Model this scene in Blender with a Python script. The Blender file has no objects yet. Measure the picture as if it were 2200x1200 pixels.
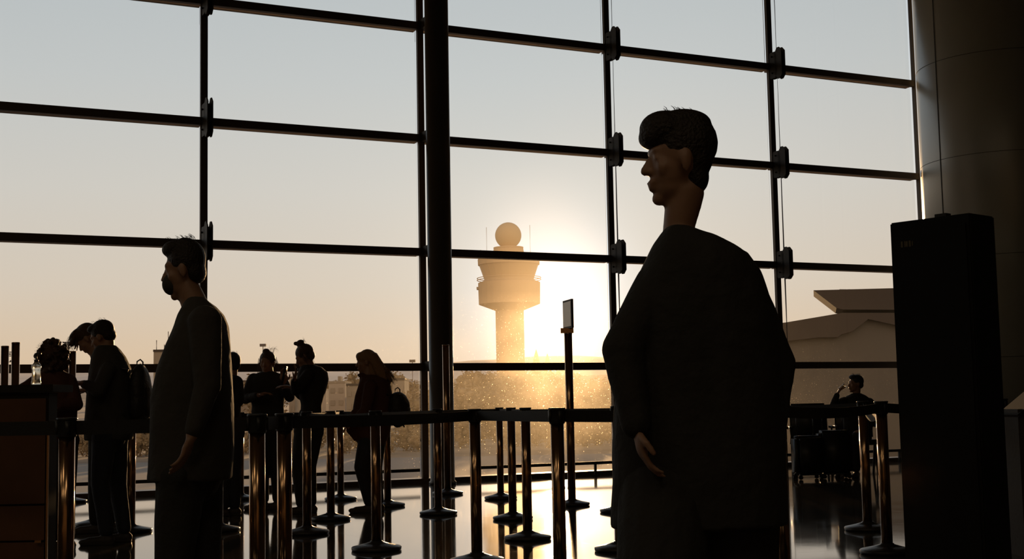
import bpy, bmesh, math, random
from mathutils import Vector, Matrix, noise
random.seed(7)
C = bpy.context.scene.collection
PI = math.pi

# ------------------------------------------------------------------ camera
F_PX, PITCH, ROLL = 2875.7, 0.0940, -0.0190
cr, sr, cp, sp = math.cos(ROLL), math.sin(ROLL), math.cos(PITCH), math.sin(PITCH)
FW = Vector((0, cp, sp)); U0 = Vector((0, -sp, cp)); R0 = Vector((1, 0, 0))
RT = R0 * cr + U0 * sr; UP = U0 * cr - R0 * sr
CAM = Vector((0, 0, 1.0))
cd = bpy.data.cameras.new('camera'); cam = bpy.data.objects.new('camera', cd); C.objects.link(cam)
cd.sensor_width = 36; cd.lens = F_PX / 2200 * 36; cd.clip_end = 6000; cd.clip_start = 0.05
M = Matrix((RT, UP, -FW)).transposed().to_4x4(); M.translation = CAM
cam.matrix_world = M
bpy.context.scene.camera = cam

def ray(px, py): return FW + RT * ((px - 1100) / F_PX) + UP * ((600 - py) / F_PX)
def W(px, py, Y):                       # a point of the place at distance Y
    r = ray(px, py); return CAM + r * (Y / r.y)
def G(px, py):                          # a point on the floor
    r = ray(px, py); return CAM + r * (-1.0 / r.z)
def XG(px, Y):                          # floor point at distance Y seen in column px
    lo, hi = 700.0, 6000.0
    for _ in range(60):
        m = (lo + hi) / 2
        if W(px, m, Y).z > 0: lo = m
        else: hi = m
    p = W(px, lo, Y); p.z = 0; return p

# ------------------------------------------------------------------ materials
MAT = {}
def mat(name, col, rough=.6, metal=0, spec=.5, bump=0, bscale=30, var=0, vscale=4, ior=None):
    m = bpy.data.materials.new(name); m.use_nodes = True; nt = m.node_tree; b = nt.nodes['Principled BSDF']
    b.inputs['Base Color'].default_value = (*col, 1); b.inputs['Roughness'].default_value = rough
    b.inputs['Metallic'].default_value = metal; b.inputs['Specular IOR Level'].default_value = spec
    if ior: b.inputs['IOR'].default_value = ior
    tc = nt.nodes.new('ShaderNodeTexCoord')
    if var:
        n = nt.nodes.new('ShaderNodeTexNoise'); n.inputs['Scale'].default_value = vscale; n.inputs['Detail'].default_value = 5
        nt.links.new(tc.outputs['Object'], n.inputs['Vector'])
        r = nt.nodes.new('ShaderNodeValToRGB')
        r.color_ramp.elements[0].position = .3; r.color_ramp.elements[1].position = .7
        r.color_ramp.elements[0].color = (*[c * (1 - var) for c in col], 1)
        r.color_ramp.elements[1].color = (*[min(1, c * (1 + var)) for c in col], 1)
        nt.links.new(n.outputs['Fac'], r.inputs['Fac']); nt.links.new(r.outputs['Color'], b.inputs['Base Color'])
    if bump:
        n2 = nt.nodes.new('ShaderNodeTexNoise'); n2.inputs['Scale'].default_value = bscale; n2.inputs['Detail'].default_value = 4
        nt.links.new(tc.outputs['Object'], n2.inputs['Vector'])
        bp = nt.nodes.new('ShaderNodeBump'); bp.inputs['Strength'].default_value = bump; bp.inputs['Distance'].default_value = .02
        nt.links.new(n2.outputs['Fac'], bp.inputs['Height']); nt.links.new(bp.outputs['Normal'], b.inputs['Normal'])
    MAT[name] = m; return m
mat('steel_frame', (.10, .075, .055), .42, .3, bump=.1)
mat('bracket_steel', (.022, .018, .014), .6, .1)
mat('steel_pale', (.30, .22, .16), .5)
mat('rod_steel', (.12, .1, .08), .35, .8)
mat('round_steel', (.07, .06, .05), .38, .2)
mat('cladding', (.36, .38, .34), .34, 0, ior=2.3, var=.05, vscale=.7)
mat('joint', (.06, .06, .06), .7)
mat('brass_tube', (.52, .32, .18), .17, 1)
mat('base_iron', (.045, .042, .04), .34, .3, bump=.15, bscale=60)
mat('black_plastic', (.02, .02, .02), .45)
mat('belt_webbing', (.018, .016, .015), .75, bump=.3, bscale=300)
mat('kiosk_black', (.008, .008, .008), .28)
mat('kiosk_mark', (.10, .08, .035), .5)
mat('counter_wood', (.11, .05, .025), .33, var=.3, vscale=3)
mat('counter_top', (.02, .016, .012), .75, spec=.2)
mat('clear_plastic', (.85, .82, .72), .12); MAT['clear_plastic'].node_tree.nodes['Principled BSDF'].inputs['Transmission Weight'].default_value = .85
mat('skin', (.30, .17, .11), .5, bump=.05)
mat('hair_dark', (.018, .011, .007), .55, bump=.6, bscale=120)
mat('hair_brown', (.07, .032, .014), .5, bump=.6, bscale=120)
mat('hair_blond', (.30, .17, .07), .5, bump=.7, bscale=90)
mat('cloth_black', (.02, .019, .018), .85, bump=.4, bscale=25)
mat('cloth_charcoal', (.045, .042, .038), .9, bump=.4, bscale=22)
mat('cloth_maroon', (.08, .028, .018), .85, bump=.4, bscale=22)
mat('cloth_olive', (.045, .04, .025), .85, bump=.4, bscale=22)
mat('denim', (.03, .035, .05), .85, bump=.3, bscale=40)
mat('bag_nylon', (.02, .018, .018), .6, bump=.4, bscale=30)
mat('shoe', (.05, .04, .035), .6)
mat('seat_vinyl', (.02, .022, .025), .4)
mat('wall_dark', (.06, .05, .04), .8, bump=.1)
mat('ceiling_dark', (.34, .30, .25), .9)
mat('tower_concrete_hazed', (.50, .31, .15), .9, var=.06, vscale=.2)  # orange of veil and haze put into tower concrete, glass and dome colours
mat('tower_glass_hazed', (.46, .28, .13), .4)
mat('radome_hazed', (.60, .41, .21), .8)
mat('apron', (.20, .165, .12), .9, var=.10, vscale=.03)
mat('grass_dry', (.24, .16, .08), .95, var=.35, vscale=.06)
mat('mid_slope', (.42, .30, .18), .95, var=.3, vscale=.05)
mat('hill_hazed', (.80, .62, .44), .95, var=.12, vscale=.01)  # distance haze put into the colour as pale tan
mat('foliage', (.26, .165, .07), .9, var=.4, vscale=.5)  # golden haze tone included in the leaf colour
mat('foliage_far_hazed', (.55, .39, .22), .9, var=.25, vscale=.3)  # paler leaf colour, with more distance haze put in
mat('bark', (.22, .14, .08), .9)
mat('far_wall', (.31, .23, .145), .9, var=.1, vscale=.2)  # brown haze put into both far wall colours, keeping them close in tone
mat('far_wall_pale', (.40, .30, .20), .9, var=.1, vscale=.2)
mat('terminal_roof', (.055, .035, .02), .85, var=.1, vscale=.2)
mat('terminal_face', (.10, .075, .048), .8, var=.08, vscale=.15)
mat('terminal_glass', (.8, .78, .66), .3)
mat('mast_metal', (.14, .10, .07), .7)
mat('phone_black', (.01, .01, .012), .45)

def floor_material():
    m = bpy.data.materials.new('polished_floor'); m.use_nodes = True; nt = m.node_tree; b = nt.nodes['Principled BSDF']
    tc = nt.nodes.new('ShaderNodeTexCoord'); mp = nt.nodes.new('ShaderNodeMapping'); mp.inputs['Rotation'].default_value = (0, 0, -.46)
    nt.links.new(tc.outputs['Object'], mp.inputs['Vector'])
    br = nt.nodes.new('ShaderNodeTexBrick'); br.offset = 0
    br.inputs['Scale'].default_value = 1; br.inputs['Brick Width'].default_value = 1.2; br.inputs['Row Height'].default_value = 1.2
    br.inputs['Mortar Size'].default_value = .0025; br.inputs['Mortar Smooth'].default_value = .1
    br.inputs['Color1'].default_value = (.060, .050, .038, 1); br.inputs['Color2'].default_value = (.070, .058, .044, 1)
    br.inputs['Mortar'].default_value = (.04, .033, .025, 1)
    nt.links.new(mp.outputs['Vector'], br.inputs['Vector']); nt.links.new(br.outputs['Color'], b.inputs['Base Color'])
    n = nt.nodes.new('ShaderNodeTexNoise'); n.inputs['Scale'].default_value = 1.6; n.inputs['Detail'].default_value = 3
    nt.links.new(tc.outputs['Object'], n.inputs['Vector'])
    mr = nt.nodes.new('ShaderNodeMapRange'); mr.inputs['To Min'].default_value = .035; mr.inputs['To Max'].default_value = .085
    nt.links.new(n.outputs['Fac'], mr.inputs['Value'])
    mx = nt.nodes.new('ShaderNodeMath'); mx.operation = 'MULTIPLY_ADD'; mx.inputs[1].default_value = .06
    nt.links.new(br.outputs['Fac'], mx.inputs[0]); nt.links.new(mr.outputs['Result'], mx.inputs[2]); nt.links.new(mx.outputs[0], b.inputs['Roughness'])
    n2 = nt.nodes.new('ShaderNodeTexNoise'); n2.inputs['Scale'].default_value = 5
    nt.links.new(tc.outputs['Object'], n2.inputs['Vector'])
    bp = nt.nodes.new('ShaderNodeBump'); bp.inputs['Strength'].default_value = .012; bp.inputs['Distance'].default_value = .01
    nt.links.new(n2.outputs['Fac'], bp.inputs['Height']); nt.links.new(bp.outputs['Normal'], b.inputs['Normal'])
    b.inputs['IOR'].default_value = 1.9
    MAT['floor'] = m
floor_material()

def glass_material():                   # clear pane with dust that scatters the low sun
    m = bpy.data.materials.new('dusty_glass'); m.use_nodes = True; nt = m.node_tree; nt.nodes.remove(nt.nodes['Principled BSDF'])
    out = nt.nodes['Material Output']
    tr = nt.nodes.new('ShaderNodeBsdfTransparent'); tr.inputs['Color'].default_value = (.96, .955, .94, 1)
    gl = nt.nodes.new('ShaderNodeBsdfGlossy'); gl.inputs['Roughness'].default_value = .02
    fr = nt.nodes.new('ShaderNodeFresnel'); fr.inputs['IOR'].default_value = 1.25
    m1 = nt.nodes.new('ShaderNodeMixShader'); nt.links.new(fr.outputs['Fac'], m1.inputs['Fac'])
    nt.links.new(tr.outputs[0], m1.inputs[1]); nt.links.new(gl.outputs[0], m1.inputs[2])
    haze = nt.nodes.new('ShaderNodeBsdfRefraction'); haze.inputs['Roughness'].default_value = 1.0; haze.inputs['IOR'].default_value = 1.075
    haze.inputs['Color'].default_value = (1, .95, .85, 1)
    tl = nt.nodes.new('ShaderNodeBsdfTranslucent'); tl.inputs['Color'].default_value = (.9, .85, .75, 1)
    hm = nt.nodes.new('ShaderNodeMixShader'); hm.inputs['Fac'].default_value = .08
    nt.links.new(haze.outputs[0], hm.inputs[1]); nt.links.new(tl.outputs[0], hm.inputs[2])
    tc = nt.nodes.new('ShaderNodeTexCoord'); sx = nt.nodes.new('ShaderNodeSeparateXYZ'); nt.links.new(tc.outputs['Object'], sx.inputs[0])
    low = nt.nodes.new('ShaderNodeMapRange'); low.inputs['From Min'].default_value = 2.6; low.inputs['From Max'].default_value = .6
    nt.links.new(sx.outputs['Z'], low.inputs['Value'])
    n = nt.nodes.new('ShaderNodeTexNoise'); n.inputs['Scale'].default_value = 1.7; n.inputs['Detail'].default_value = 6
    nt.links.new(tc.outputs['Object'], n.inputs['Vector'])
    nm = nt.nodes.new('ShaderNodeMapRange'); nm.inputs['From Min'].default_value = .35; nm.inputs['From Max'].default_value = .7
    nm.inputs['To Min'].default_value = .4; nm.inputs['To Max'].default_value = 1
    nt.links.new(n.outputs['Fac'], nm.inputs['Value'])
    a = nt.nodes.new('ShaderNodeMath'); a.operation = 'MULTIPLY'; nt.links.new(low.outputs['Result'], a.inputs[0]); nt.links.new(nm.outputs['Result'], a.inputs[1])
    a2 = nt.nodes.new('ShaderNodeMath'); a2.operation = 'MULTIPLY_ADD'; a2.inputs[1].default_value = .009; a2.inputs[2].default_value = .0016
    nt.links.new(a.outputs[0], a2.inputs[0])
    # specks and streaks of dirt
    v = nt.nodes.new('ShaderNodeTexVoronoi'); v.inputs['Scale'].default_value = 9; nt.links.new(tc.outputs['Object'], v.inputs['Vector'])
    n3 = nt.nodes.new('ShaderNodeTexNoise'); n3.inputs['Scale'].default_value = 55; n3.inputs['Detail'].default_value = 2
    nt.links.new(tc.outputs['Object'], n3.inputs['Vector'])
    s = nt.nodes.new('ShaderNodeMapRange'); s.inputs['From Min'].default_value = .70; s.inputs['From Max'].default_value = .74
    nt.links.new(n3.outputs['Fac'], s.inputs['Value'])
    s2 = nt.nodes.new('ShaderNodeMath'); s2.operation = 'MULTIPLY'; nt.links.new(s.outputs['Result'], s2.inputs[0]); nt.links.new(a.outputs[0], s2.inputs[1])
    s3 = nt.nodes.new('ShaderNodeMath'); s3.operation = 'MULTIPLY_ADD'; s3.inputs[1].default_value = .16
    nt.links.new(s2.outputs[0], s3.inputs[0]); nt.links.new(a2.outputs[0], s3.inputs[2])
    m2 = nt.nodes.new('ShaderNodeMixShader'); nt.links.new(s3.outputs[0], m2.inputs['Fac'])
    nt.links.new(m1.outputs[0], m2.inputs[1]); nt.links.new(hm.outputs[0], m2.inputs[2])
    nt.links.new(m2.outputs[0], out.inputs['Surface'])
    MAT['glass'] = m
glass_material()

# ------------------------------------------------------------------ mesh helpers
def tag(o, label=None, cat=None, group=None, kind=None):
    if label: o['label'] = label
    if cat: o['category'] = cat
    if group: o['group'] = group
    if kind: o['kind'] = kind
    return o
def obj(name, bm, m, parent=None, smooth=True, loc=None):
    if isinstance(bm, bmesh.types.BMesh):
        me = bpy.data.meshes.new(name); bmesh.ops.recalc_face_normals(bm, faces=bm.faces); bm.to_mesh(me); bm.free()
    else: me = bm
    me.materials.clear(); me.materials.append(MAT[m])
    for p in me.polygons: p.use_smooth = smooth
    o = bpy.data.objects.new(name, me); C.objects.link(o)
    if parent:
        o.parent = parent
        o.matrix_parent_inverse = Matrix.Translation(-parent.location) if parent.type == 'EMPTY' and loc is None else Matrix.Identity(4)
    if loc is not None: o.location = loc
    return o
def thing(name, label, cat, loc, group=None, kind=None):
    o = bpy.data.objects.new(name, None); C.objects.link(o); o.location = loc; o.empty_display_size = .1
    return tag(o, label, cat, group, kind)
def frame_of(d):
    d = d.normalized(); a = Vector((0, 0, 1)) if abs(d.z) < .95 else Vector((1, 0, 0))
    x = d.cross(a).normalized(); return x, x.cross(d).normalized(), d
def box(bm, c, s, ax=None):
    ax = ax or (Vector((1, 0, 0)), Vector((0, 1, 0)), Vector((0, 0, 1)))
    c = Vector(c); vs = []
    for i in (-1, 1):
        for j in (-1, 1):
            for k in (-1, 1): vs.append(bm.verts.new(c + ax[0] * i * s[0] / 2 + ax[1] * j * s[1] / 2 + ax[2] * k * s[2] / 2))
    for f in ((0, 1, 3, 2), (4, 6, 7, 5), (0, 4, 5, 1), (2, 3, 7, 6), (0, 2, 6, 4), (1, 5, 7, 3)): bm.faces.new([vs[i] for i in f])
def rings(bm, rs, cap=True):
    rows = [[bm.verts.new(p) for p in r] for r in rs]; n = len(rows[0])
    for a, b in zip(rows, rows[1:]):
        for i in range(n): bm.faces.new((a[i], a[(i + 1) % n], b[(i + 1) % n], b[i]))
    if cap: bm.faces.new(rows[0][::-1]); bm.faces.new(rows[-1])
def tube(bm, pts, r, n=8):
    pts = [Vector(p) for p in pts]; rs = []
    for i, p in enumerate(pts):
        d = pts[min(i + 1, len(pts) - 1)] - pts[max(i - 1, 0)]
        if i == 0: x, y, _ = frame_of(d)
        else:
            d.normalize(); y = d.cross(x).normalized() * -1; x = (x - d * x.dot(d)).normalized(); y = d.cross(x)
        rr = r[i] if isinstance(r, (list, tuple)) else r
        rs.append([p + x * math.cos(a * 2 * PI / n) * rr + y * math.sin(a * 2 * PI / n) * rr for a in range(n)])
    rings(bm, rs)
def lathe(bm, prof, c=(0, 0, 0), n=32, sx=1, sy=1, rot=0):
    c = Vector(c)
    rings(bm, [[c + Vector((math.cos(a * 2 * PI / n + rot) * r * sx, math.sin(a * 2 * PI / n + rot) * r * sy, z)) for a in range(n)] for r, z in prof])
def prism(bm, poly, origin, ax, ay, az, t):     # 2-D outline extruded by t along az
    a = [bm.verts.new(origin + ax * x + ay * y - az * t / 2) for x, y in poly]
    b = [bm.verts.new(origin + ax * x + ay * y + az * t / 2) for x, y in poly]
    bm.faces.new(a[::-1]); bm.faces.new(b); n = len(poly)
    for i in range(n): bm.faces.new((a[i], a[(i + 1) % n], b[(i + 1) % n], b[i]))
def ell(bm, c, r, ax=None, n=16, m=10):
    c = Vector(c); ax = ax or (Vector((1, 0, 0)), Vector((0, 1, 0)), Vector((0, 0, 1)))
    if not isinstance(r, (tuple, list)): r = (r, r, r)
    rs = []
    for j in range(m + 1):
        t = -PI / 2 + .08 + (PI - .16) * j / m
        rs.append([c + ax[0] * r[0] * math.cos(t) * math.cos(a * 2 * PI / n) + ax[1] * r[1] * math.cos(t) * math.sin(a * 2 * PI / n) + ax[2] * r[2] * math.sin(t) for a in range(n)])
    rings(bm, rs)
def cone(bm, a, b, ra, rb, flat=1, fax=None, n=16):   # tapered limb with round ends
    a, b = Vector(a), Vector(b); d = b - a; L = d.length
    if L < 1e-5: ell(bm, a, ra); return
    x, y, z = frame_of(d)
    if fax is not None:
        y = (fax - z * fax.dot(z)).normalized(); x = y.cross(z)
    rs = []
    for t in (-80, -60, -35, -10): rs.append((a + z * ra * math.sin(math.radians(t)), ra * math.cos(math.radians(t))))
    for k in range(1, 5): rs.append((a + d * k / 5, ra + (rb - ra) * k / 5))
    for t in (10, 35, 60, 80): rs.append((b + z * rb * math.sin(math.radians(t)), rb * math.cos(math.radians(t))))
    rings(bm, [[p + x * r * math.cos(q * 2 * PI / n) + y * r * flat * math.sin(q * 2 * PI / n) for q in range(n)] for p, r in rs])
def limb(bm, pts, rad, flat=1, fax=None):
    for i in range(len(pts) - 1): cone(bm, pts[i], pts[i + 1], rad[i], rad[i + 1], flat, fax)
def fuse(bm, voxel, smooth=4, extra=None, folds=0):
    """fuse overlapping volumes into one continuous skin"""
    bmesh.ops.recalc_face_normals(bm, faces=bm.faces)
    me = bpy.data.meshes.new('work'); bm.to_mesh(me); bm.free()
    o = bpy.data.objects.new('work', me); C.objects.link(o)
    md = o.modifiers.new('r', 'REMESH'); md.mode = 'VOXEL'; md.voxel_size = voxel; md.adaptivity = 0
    if smooth:
        s = o.modifiers.new('s', 'SMOOTH'); s.factor = .5; s.iterations = smooth
    dg = bpy.context.evaluated_depsgraph_get(); ev = o.evaluated_get(dg)
    res = bpy.data.meshes.new_from_object(ev); bpy.data.objects.remove(o); bpy.data.meshes.remove(me)
    if folds:
        nn = [v.normal.copy() for v in res.vertices]
        for v, n_ in zip(res.vertices, nn):
            p = v.co
            q = noise.noise(Vector((p.x * 9, p.y * 9, p.z * 3.5))) + .5 * noise.noise(Vector((p.x * 22, p.y * 22, p.z * 10)))
            v.co = p + n_ * q * folds
    if extra:
        b2 = bmesh.new(); b2.from_mesh(res); extra(b2); bmesh.ops.recalc_face_normals(b2, faces=b2.faces); b2.to_mesh(res); b2.free()
    return res

# ------------------------------------------------------------------ the hall
YAW = .46
DU = Vector((math.cos(YAW), math.sin(YAW), 0)); NN = Vector((-math.sin(YAW), math.cos(YAW), 0)); UZ = Vector((0, 0, 1)); IN = -NN
DWALL, BW, U_1 = 16.669, 2.974, .927
TZ = [1.593, 3.149, 4.712, 6.280, 7.85, 9.42]
def wp(i, off=0, z=0): return NN * (DWALL - off) + DU * (U_1 + BW * i) + UZ * z

bm = bmesh.new()
pts = [wp(-4), wp(5.9), wp(5.9) + Vector((6, 0, 0)), Vector((14, -7, 0)), Vector((-16, -7, 0)), Vector((-16, wp(-4).y, 0))]
vs = [bm.verts.new(p) for p in pts]; bm.faces.new(vs)
r_ = bmesh.ops.extrude_face_region(bm, geom=list(bm.faces)); bmesh.ops.translate(bm, verts=[v for v in r_['geom'] if isinstance(v, bmesh.types.BMVert)], vec=(0, 0, -.3))
tag(obj('floor', bm, 'floor', smooth=False), kind='structure')
bm = bmesh.new(); box(bm, (-1, 8.5, 9.75), (36, 36, .4)); tag(obj('ceiling', bm, 'ceiling_dark', smooth=False), kind='structure')
bm = bmesh.new(); box(bm, (-1, -7.1, 4.7), (34, .2, 9.9)); tag(obj('wall_back', bm, 'wall_dark', smooth=False), kind='structure')
bm = bmesh.new(); box(bm, (-16.1, 1, 4.7), (.2, 17, 9.9)); tag(obj('wall_left', bm, 'wall_dark', smooth=False), kind='structure')
bm = bmesh.new(); box(bm, (14.1, 9, 4.7), (.2, 32, 9.9)); tag(obj('wall_right', bm, 'wall_dark', smooth=False), kind='structure')
bm = bmesh.new(); a_ = wp(5.9); box(bm, (11.2, 24.3, 4.7), (6.4, .2, 9.9)); tag(obj('wall_far', bm, 'wall_dark', smooth=False), kind='structure')
bm = bmesh.new(); c_ = wp(-5.2); box(bm, c_ + UZ * 4.7, (7, .2, 9.9), (DU, NN, UZ)); tag(obj('wall_window_end', bm, 'wall_dark', smooth=False), kind='structure')

def bracket(bm, i, z):
    o = wp(i, -.02) + DU * .05
    for s, poly in ((0, [(0, -.16), (.05, -.215), (.17, -.215), (.21, -.14), (.21, .14), (.17, .20), (.05, .20), (0, .16)]),
                    (1, [(.16, -.17), (.225, -.245), (.275, -.245), (.335, -.19), (.335, .19), (.275, .25), (.225, .25), (.16, .17)])):
        for k in (-1, 1): prism(bm, poly, o + UZ * z + DU * .030 * k, IN, UZ, DU, .016)
    box(bm, o + UZ * z + IN * .15, (.05, .3, .10), (DU, IN, UZ))
    for dz in (-.13, .13):
        for k in (-1, 1): cone(bm, o + UZ * (z + dz) + IN * .1 - DU * .046, o + UZ * (z + dz) + IN * .1 + DU * .046, .012, .012)
for i in range(-4, 5):                   # bay between mullion i and i+1
    w = thing('window_%d' % (i + 5), None, None, wp(i), kind='structure')
    mw = .026 if i == 4 else .088
    bm = bmesh.new(); box(bm, wp(i + 1, -.025) + DU * .048 + UZ * 4.75, (mw, .05, 9.5), (DU, NN, UZ))
    box(bm, wp(i + 1, -.06) + DU * .045 + UZ * 4.75, (mw * .6, .03, 9.5), (DU, NN, UZ)); obj('mullion', bm, 'steel_frame', w, False)
    for z in TZ:
        bm = bmesh.new(); zc = z - .045
        box(bm, wp(i + .5, -.035) + UZ * (zc - .006) + DU * .05, (BW - .05, .07, .102), (DU, NN, UZ))
        box(bm, wp(i + .5, -.19) + UZ * (zc - .006) + DU * .05, (BW - .05, .04, .09), (DU, NN, UZ))
        tr_ = obj('transom', bm, 'steel_frame', w, False)
        bm = bmesh.new(); box(bm, wp(i + .5, -.12) + UZ * (zc - .006) + DU * .05, (BW - .05, .10, .086), (DU, NN, UZ)); obj('soffit_strip', bm, 'steel_pale', w, False)
    bm = bmesh.new(); z0 = .05
    for z in TZ:
        box(bm, wp(i + .5, -.09) + UZ * (z0 + z - .09) / 2 + DU * .05, (BW - .09, .012, z - .09 - z0 + .02), (DU, NN, UZ)); z0 = z
    obj('glass_pane', bm, 'glass', w, False)
    if i + 1 in (1, 3, 4, -1, -3):
        for z in TZ[1:5]:
            bm = bmesh.new(); bracket(bm, i + 1, z - .05); obj('bracket', bm, 'bracket_steel', w, False)
        bm = bmesh.new(); tube(bm, [wp(i + 1, .15, 2.9) + DU * .05, wp(i + 1, .15, 9.3) + DU * .05], .011); obj('tension_rod', bm, 'rod_steel', w)
        bm = bmesh.new(); tube(bm, [wp(i + 1, .15, .07) + DU * .05, wp(i + 1, .15, 2.9) + DU * .05], .011); obj('tension_rod', bm, 'rod_steel', w)
bm = bmesh.new(); box(bm, wp(.75, -.12) + UZ * .03, (BW * 10.4, .30, .06), (DU, NN, UZ)); tag(obj('baseboard_window', bm, 'steel_frame', smooth=False), kind='structure')
# round steel column beside the second mullion
cc = wp(2, .43) + DU * .105
bm = bmesh.new(); lathe(bm, [(.18, 0), (.18, .03), (.160, .05), (.160, 9.5)], cc, 40)
col = tag(obj('column', bm, 'round_steel'), kind='structure')
for z in TZ[:5]:
    bm = bmesh.new(); box(bm, wp(2, .15) + DU * .08 + UZ * (z - .045), (.09, .34, .13), (DU, NN, UZ)); obj('column_bracket', bm, 'bracket_steel', col, False)
# large clad column that ends the glass wall
CX, CY, CR = 7.93, 21.25, 1.28
bm = bmesh.new(); lathe(bm, [(CR, 0), (CR, 9.55)], (CX, CY, 0), 96); colc = tag(obj('column_clad', bm, 'cladding'), kind='structure')
bm = bmesh.new()
for a in (-156.5, -66): 
    d = Vector((math.cos(math.radians(a)), math.sin(math.radians(a)), 0)); t = Vector((-d.y, d.x, 0))
    box(bm, Vector((CX, CY, 4.77)) + d * CR, (.012, .016, 9.5), (d, t, UZ))
for z in TZ: lathe(bm, [(CR + .002, z - .005), (CR + .002, z + .003)], (CX, CY, 0), 96)
obj('panel_joint', bm, 'joint', colc, False)

# low kick rails in front of the glass
def kick(u0, u1, label):
    t = thing('kick_rail', label, 'rail', wp(u0, .12), 'kick rails in front of the glass wall')
    bm = bmesh.new(); box(bm, wp((u0 + u1) / 2, .12, .178), ((u1 - u0) * BW, .03, .042), (DU, NN, UZ)); obj('rail', bm, 'bracket_steel', t, False)
    n = max(2, round((u1 - u0) * BW / 1.3))
    for k in range(n):
        u = u0 + (u1 - u0) * (k + .65) / n
        bm = bmesh.new(); box(bm, wp(u, .12, .08), (.03, .03, .16), (DU, NN, UZ)); box(bm, wp(u, .12, .005), (.1, .06, .01), (DU, NN, UZ)); obj('post', bm, 'bracket_steel', t, False)
kick(.2, 1.97, 'low dark rail at the foot of the glass, between the standing women')
kick(2.24, 3.0, 'low dark rail along the glass foot, just beside the round steel column')
kick(3.08, 4.9, 'low dark rail along the glass foot behind the man drinking')

# ------------------------------------------------------------------ stanchions
def stanchion(pos, label, H=.985, name='stanchion', cat='barrier post', group='belt barrier posts', tr=.036):
    t = thing(name, label, cat, pos, group)
    bm = bmesh.new(); lathe(bm, [(.155, 0), (.176, .004), (.178, .022), (.172, .028), (.10, .044), (.045, .060), (.044, .066)], pos, 40); obj('base', bm, 'base_iron', t)
    bm = bmesh.new(); lathe(bm, [(tr, .062), (tr, H - .075 if name == 'stanchion' else H - .005)], pos, 28); obj('pole', bm, 'brass_tube', t)
    bm = bmesh.new()
    if name == 'stanchion':
        lathe(bm, [(tr + .003, H - .085), (tr + .006, H - .08), (tr + .006, H - .012), (tr + .01, H - .010), (tr + .01, H - .002), (tr + .006, H)], pos, 28)
        for a in range(4):
            d = Vector((math.cos(a * PI / 2 + .4), math.sin(a * PI / 2 + .4), 0)); box(bm, pos + d * (tr + .006) + UZ * (H - .045), (.012, .022, .06), (d, Vector((-d.y, d.x, 0)), UZ))
        obj('belt_head', bm, 'black_plastic', t)
    else:
        lathe(bm, [(tr + .001, H - .012), (tr + .001, H), (tr - .006, H + .002)], pos, 28); obj('cap', bm, 'brass_tube', t)
    return t
def belt(t, a, b, z=.94, h=.062, sag=.0, w=.0018):
    bm = bmesh.new(); n = 16; d = (b - a).normalized(); s = Vector((-d.y, d.x, 0)); a = a + d * .04; b = b - d * .04; rs = []
    for k in range(n + 1):
        u = k / n; p = a.lerp(b, u) + UZ * (z - sag * 4 * u * (1 - u))
        rs.append([p + s * x + UZ * y for x, y in ((-w, -h / 2), (w, -h / 2), (w, h / 2), (-w, h / 2))])
    rings(bm, rs); hd_ = [c for c in t.children if c.name.startswith('belt_head')]; return obj('belt', bm, 'belt_webbing', hd_[0] if hd_ else t, False)
ST = {}
def S(key, pos, label, **k): ST[key] = (stanchion(pos, label, **k), pos)
S('a', XG(138, 5.95), 'near belt post with lit edge, just right of the wooden counter')
S('b', XG(553, 6.1), 'thick near post left of its close twin, below the bun-haired women')
S('c', XG(612, 6.6), 'thick near post right of its close twin, below the bun-haired women')
S('d', G(1025, 1208), 'near belt post standing in front of the glass, right of the round column')
S('e', XG(1205, 7.2), 'near belt post overlapping the tall sign pole near the sun')
S('f', G(205, 1128), 'belt post in front of the pair bent over the counter')
S('g', G(281, 1142), 'belt post with bright glints below the backpack of the short-haired man')
S('h', G(470, 1140), 'belt post with thin glint beside the legs of the blurred walker')
S('i', G(517, 1072), 'farthest belt post glimpsed behind the person hidden by the walker')
S('j', G(660, 1146), 'belt post whose base lies at the feet of the taller bun-haired woman')
S('k', G(711, 1116), 'belt post right of the taller bun-haired woman, nearer of an overlapping pair')
S('l', G(732, 1073), 'belt post right of the taller bun-haired woman, farther of an overlapping pair')
S('m', G(809, 1181), 'belt post hiding the back leg of the long-haired woman')
S('n', G(833, 1087), 'belt post directly below the small backpack of the long-haired woman')
S('o', G(942, 1104), 'belt post standing in front of the round steel column')
S('p', G(1076, 1071), 'slimmest and farthest of three close posts below the control tower')
S('q', G(1102, 1115), 'middle one of three close posts below the control tower')
S('r', G(1134, 1158), 'nearest one of three close posts below the control tower')
S('s', G(1330, 1099), 'belt post behind the big foreground man, only its base edge showing')
S('t', G(1333, 1182), 'near belt post behind the big foreground man, its large base edge showing')
S('u', XG(1686, 7.4), 'belt post by the right leg of the big foreground man')
S('v', G(1865, 1138), 'shorter-looking shiny post left of the black kiosk, under the drinking man')
S('w', G(1907, 1188), 'shiny post whose base touches the left edge of the black kiosk')
S('x', G(2167, 1160), 'shiny post alone to the right of the black kiosk')
G_T = 'tall posts without belts'
def T(key, pos, label, H=1.72): ST[key] = (stanchion(pos, label, H=H, name='tall_post', cat='post', group=G_T, tr=.04), pos)
T('ta', XG(5, 13.95), 'tall golden-lit post at the left edge behind the counter')
T('tb', XG(28, 13.3), 'tall dark post behind the counter left of the dispenser bottle')
T('tc', XG(152, 15.4), 'tall post between the curly-haired woman and the bent head')
T('td', G(962, 1061), 'tall post with bright vertical glints in front of the round column')
T('te', G(1229, 1085), 'tall post carrying a narrow sign holder beside the sun')
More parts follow.
